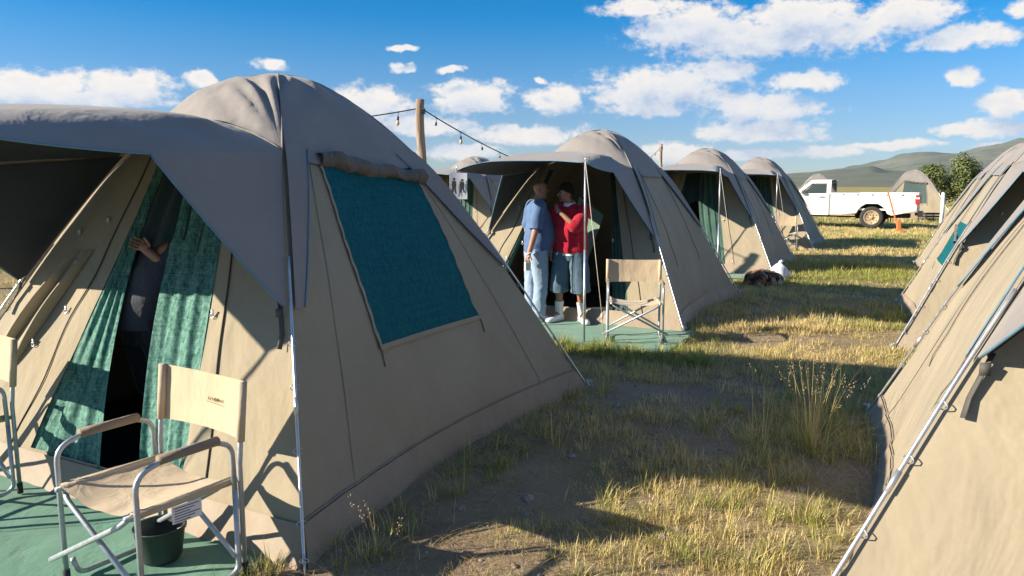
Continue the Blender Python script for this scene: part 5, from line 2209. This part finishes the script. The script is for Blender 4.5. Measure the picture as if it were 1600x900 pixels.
def tint_mix(n, green, rng):
    """green: 0 straw .. 1 green"""
    g = np.clip(green + rng.normal(0, .22, n), 0, 1)[:, None]
    k = rng.random(n)[:, None]
    gg = DGREEN * (1 - k) + LIME * k * .55 + GREEN * k * .45
    ss = STRAW * (1 - k * .5) + PALE * k * .5
    return np.where(g > .5, gg * (.55 + .45 * g) + ss * .30 * (1 - g), ss * (1 - g * .6) + gg * g * .6) * rng.uniform(.95, 1.5, (n, 1))


def build_grass():
    rng = RNG
    PX, PY, HH, WW, LL, AZ, TT = [], [], [], [], [], [], []

    def put(x, y, h, w, l, a, t):
        for arr, v in zip((PX, PY, HH, WW, LL, AZ, TT), (x, y, h, w, l, a, t)):
            arr.append(v)

    # tufts : (region, number of candidates, blades each, height)
    def tufts(x0, x1, y0, y1, n, nb, h0, h1, wid, thr, spread):
        x, y = rng.uniform(x0, x1, n), rng.uniform(y0, y1, n)
        f = .6 * vnoise(x, y, .9, 1) + .4 * vnoise(x, y, 2.7, 2)
        keep = (f > thr + rng.normal(0, .07, n)) & free(x, y, -.02) & in_view(x, y)
        x, y, f = x[keep], y[keep], f[keep]
        n = len(x)
        gr = .16 + 1.0 * (vnoise(x, y, .55, 5) - .3) + .25 * (vnoise(x, y, 3.1, 6) - .5)
        hh = rng.uniform(h0, h1, n) * (.6 + .9 * f)
        bx = np.repeat(x, nb) + rng.normal(0, spread, n * nb)
        by = np.repeat(y, nb) + rng.normal(0, spread, n * nb)
        h = np.repeat(hh, nb) * rng.uniform(.45, 1.15, n * nb)
        ang = np.arctan2(by - np.repeat(y, nb), bx - np.repeat(x, nb)) + rng.normal(0, .7, n * nb)
        lean = rng.gamma(2.0, .26, n * nb)
        put(bx, by, h, np.full(n * nb, wid) * rng.uniform(.6, 1.3, n * nb), lean, ang, tint_mix(n * nb, np.repeat(gr, nb), rng))

    # near aisle, thinning over bare soil in front
    tufts(-1.2, 4.2, 2.4, 4.6, 1700, 24, .03, .085, .0021, .50, .034)
    tufts(-1.2, 4.2, 2.4, 5.0, 4200, 7, .012, .04, .0018, .42, .04)
    tufts(-.6, 6.5, 4.3, 9.0, 3900, 26, .04, .125, .0026, .39, .038)
    tufts(-.6, 6.5, 4.8, 9.0, 7000, 7, .02, .05, .0024, .33, .05)
    tufts(-.5, 10., 8.5, 16., 5200, 20, .05, .13, .0042, .34, .045)
    tufts(1., 16., 15., 30., 6500, 14, .06, .15, .007, .33, .06)
    tufts(5., 34., 28., 60., 4500, 10, .08, .20, .016, .35, .12)
    tufts(-14., 0., 7.5, 26., 5000, 12, .05, .14, .006, .34, .06)
    # taller tussocks along the tents of the right row and at the front tent's feet
    def belt(cx, cy, ang, lx0, lx1, ly0, ly1, n, nb, h0, h1, gr0, wid=.0024):
        lx, ly = rng.uniform(lx0, lx1, n), rng.uniform(ly0, ly1, n)
        x, y = cx + lx * cos(ang) - ly * sin(ang), cy + lx * sin(ang) + ly * cos(ang)
        k = free(x, y, -.03)
        x, y = x[k], y[k]
        n = len(x)
        if not n:
            return
        hh = rng.uniform(h0, h1, n)
        bx = np.repeat(x, nb) + rng.normal(0, .03, n * nb)
        by = np.repeat(y, nb) + rng.normal(0, .03, n * nb)
        ang2 = np.arctan2(by - np.repeat(y, nb), bx - np.repeat(x, nb)) + rng.normal(0, .7, n * nb)
        put(bx, by, np.repeat(hh, nb) * rng.uniform(.4, 1.15, n * nb), np.full(n * nb, wid) * rng.uniform(.6, 1.3, n * nb), rng.gamma(2.2, .30, n * nb), ang2, tint_mix(n * nb, np.full(n * nb, gr0), rng))
    belt(3.3, 3.1, radians(-30), -2.3, -1.62, -1.2, 1.9, 75, 40, .08, .20, .50)
    belt(3.3, 3.1, radians(-30), -2.8, -2.0, -1.6, 1.4, 60, 36, .07, .16, .55)
    belt(C1.x, C1.y, RZ, 1.62, 1.95, -1.9, 1.9, 46, 26, .05, .17, .55)
    belt(C1.x, C1.y, RZ, 1.5, 2.1, -2.2, -1.7, 22, 22, .06, .15, .45)
    c = C1 + STEP
    belt(c.x, c.y, RZ, -.7, 2.3, -3.4, -2.94, 80, 60, .11, .22, .8, .0034)
    belt(c.x, c.y, RZ, 1.72, 2.1, -1.9, 1.8, 40, 30, .06, .18, .55)
    # scattered single seeding stalks
    n = 260
    x, y = rng.uniform(-.9, 7.5, n), rng.uniform(2.6, 13, n)
    k = free(x, y) & in_view(x, y)
    x, y = x[k], y[k]
    n = len(x)
    put(x, y, rng.uniform(.12, .38, n), np.full(n, .0016), rng.gamma(2, .12, n), rng.uniform(0, 6.28, n), tint_mix(n, np.full(n, .15), rng))
    # straw lying on the soil
    n = 62000
    x, y = rng.uniform(-1.4, 6, n), rng.uniform(2.3, 9.0, n)
    k = free(x, y, 0) & in_view(x, y) & (vnoise(x, y, 1.9, 8) + rng.normal(0, .16, n) > .34)
    x, y = x[k], y[k]
    n = len(x)
    t = (STRAW * .8)[None, :] * rng.uniform(.45, 1.25, (n, 1)) + np.array([0.05, .03, .015]) * rng.random((n, 1))
    put(x, y, rng.uniform(.015, .085, n), rng.uniform(.0009, .0021, n), rng.uniform(1.5, 2.8, n), rng.uniform(0, 6.28, n), t)
    # bits of straw trodden onto the mats
    n = 900
    lx, ly = rng.uniform(-2.4, 1.4, n), rng.uniform(-3.4, -1.65, n)
    for cc, m_ in ((C1, n), (C1 + STEP, 400)):
        w = [tl(float(a), float(b), 0, cc) for a, b in zip(lx[:m_], ly[:m_])]
        x, y = np.array([v.x for v in w]), np.array([v.y for v in w])
        put(x, y, np.full(m_, .040), rng.uniform(.0008, .0016, m_), rng.uniform(.7, 1.6, m_), rng.uniform(0, 6.28, m_), PALE[None, :] * rng.uniform(.35, .9, (m_, 1)))
    # longer dead stems, matted in drifts
    n = 9000
    x, y = rng.uniform(-1.2, 6, n), rng.uniform(2.3, 8.5, n)
    k = free(x, y, 0) & in_view(x, y) & (vnoise(x, y, 1.3, 9) + rng.normal(0, .08, n) > .52)
    x, y = x[k], y[k]
    n = len(x)
    put(x, y, rng.uniform(.05, .13, n), rng.uniform(.0011, .0020, n), rng.uniform(1.3, 2.6, n), vnoise(x, y, .8, 12) * 9 + rng.normal(0, .8, n), PALE[None, :] * rng.uniform(.5, 1.1, (n, 1)))
    me = blades(*[np.concatenate(q) for q in (PX, PY, HH, WW, LL, AZ, TT)], 'grass')
    o = obj('grass', me)
    tag(o, 'short green and straw coloured grass covering the aisle', 'grass', kind='stuff')
    print('grass tris', len(me.polygons))


build_grass()


def tall_plant(x, y, n, h, spread, gr, label, seed, seeds=True):
    rng = np.random.default_rng(seed)
    t = thing('tall_grass', (0, 0, 0), 0, label, 'grass clump', 'tall seeding grass clumps')
    a = rng.uniform(0, 6.28, n)
    r = np.abs(rng.normal(0, spread, n))
    px, py = x + np.cos(a) * r, y + np.sin(a) * r
    hh = h * rng.uniform(.55, 1.1, n)
    me = blades(px, py, hh, np.full(n, .0022), rng.gamma(2, .13, n), a + rng.normal(0, .5, n), tint_mix(n, np.full(n, gr), rng), 'stalk', seg=5)
    t.location = (x, y, 0)
    me.transform(Matrix.Translation((-x, -y, 0)))
    obj('stalk', me, t)
    # low leaves
    m = n * 5
    a = rng.uniform(0, 6.28, m)
    r = np.abs(rng.normal(0, spread * 1.2, m))
    px, py = x + np.cos(a) * r, y + np.sin(a) * r
    me2 = blades(px, py, h * rng.uniform(.2, .55, m), np.full(m, .0022), rng.gamma(2.5, .3, m), a + rng.normal(0, .6, m), tint_mix(m, np.full(m, .6), rng), 'leaf', seg=4)
    me2.transform(Matrix.Translation((-x, -y, 0)))
    obj('leaf', me2, t)
    if seeds:
        mb = MB()
        co = np.zeros(len(me.vertices) * 3, np.float32)
        me.vertices.foreach_get('co', co)
        tips = co.reshape(-1, 3)[10::11]
        prev = co.reshape(-1, 3)[8::11]
        for k in range(0, n, 2):
            tip, pv = Vector(tips[k]), Vector(prev[k])
            d = (tip - pv).normalized()
            for j in range(9):
                c = tip - d * .012 * j + Vector(rng.normal(0, .004 + .0012 * j, 3))
                e = c + (d + Vector(rng.normal(0, .6, 3))).normalized() * .013
                mb.tube([c, c.lerp(e, .5), e], [.0008, .0028, .0006], 4, caps=False)
        me3 = mb.mesh('seed_head', 'seed')
        obj('seed_head', me3, t)


tall_plant(1.92, 4.6, 34, .68, .07, .12, 'tall golden seeding grass clump catching sun beside the cut-off tent', 1)
tall_plant(2.22, 5.05, 26, .50, .08, .55, 'greener tall grass clump against the corner of the cut-off tent', 2)
tall_plant(1.60, 4.6, 10, .58, .14, .2, 'few thin leaning stalks left of the golden grass clump', 3)
tall_plant(-.28, 3.95, 7, .34, .05, .2, 'sparse seeding stalks in shade at the foot of the front tent', 4)
tall_plant(.28, 4.75, 8, .36, .05, .2, 'sparse seeding stalks in shade in the middle of the aisle', 5)
tall_plant(-.62, 3.25, 9, .30, .07, .25, 'sparse stalks beside the peg of the front tent corner', 6)


# ------------------------------------------------------------------ pebbles and clods
def build_pebbles():
    rng = np.random.default_rng(5)
    n = 4600
    x, y = rng.uniform(-1.2, 5, n), rng.uniform(2.3, 9, n)
    k = free(x, y) & in_view(x, y)
    x, y = x[k], y[k]
    ico = [(0, 0, 1), (.9, 0, .35), (.28, .85, .35), (-.72, .53, .35), (-.72, -.53, .35), (.28, -.85, .35), (.72, .53, -.35), (-.28, .85, -.35), (-.9, 0, -.35), (-.28, -.85, -.35), (.72, -.53, -.35), (0, 0, -1)]
    fc = [(0, 1, 2), (0, 2, 3), (0, 3, 4), (0, 4, 5), (0, 5, 1), (1, 6, 2), (2, 7, 3), (3, 8, 4), (4, 9, 5), (5, 10, 1), (2, 6, 7), (3, 7, 8), (4, 8, 9), (5, 9, 10), (1, 10, 6)]
    mb = MB()
    for a, b in zip(x, y):
        r = .004 + .012 * rng.random() ** 4 + (.02 if rng.random() < .012 else 0)
        sc = rng.uniform(.6, 1.3, 3) * r
        an = rng.uniform(0, 6.28)
        z = gz(float(a), float(b))
        vs = []
        for p in ico:
            q = [p[i] * sc[i] * rng.uniform(.8, 1.2) for i in range(3)]
            vs.append((a + q[0] * cos(an) - q[1] * sin(an), b + q[0] * sin(an) + q[1] * cos(an), z + q[2] * .7 + sc[2] * .2))
        mb.add(vs, fc, int(rng.random() < .35))
    o = obj('pebbles', mb.mesh('pebbles', ['pebble', 'clod'], False))
    tag(o, 'small pebbles and clods scattered over the bare soil', 'pebbles', kind='stuff')


plain_mat('pebble', (0.27, 0.24, 0.21), 0.85, 0, 0.4, 60)
plain_mat('clod', (0.24, 0.165, 0.11), 0.95, 0, 0.3, 60)
build_pebbles()

# ------------------------------------------------------------------ air
mb = MB()
mb.box((-7200, -7200, -25), (7200, 7200, 330))
hz = obj('haze', mb.mesh('haze', 'seam', False))
hz.data.materials.clear()
m = bpy.data.materials.new('haze_air')
m.use_nodes = True
m.node_tree.nodes.clear()
q = NT(m.node_tree)
pv = q.n('ShaderNodeVolumePrincipled')
pv.inputs['Color'].default_value = (0.80, 0.88, 1.0, 1)
pv.inputs['Density'].default_value = 0.00003
pv.inputs['Anisotropy'].default_value = 0.2
q.put(q.n('ShaderNodeOutputMaterial').inputs['Volume'], pv.outputs[0])
hz.data.materials.append(m)
tag(hz, 'pale blue haze in front of the distant hills', 'haze', kind='stuff')
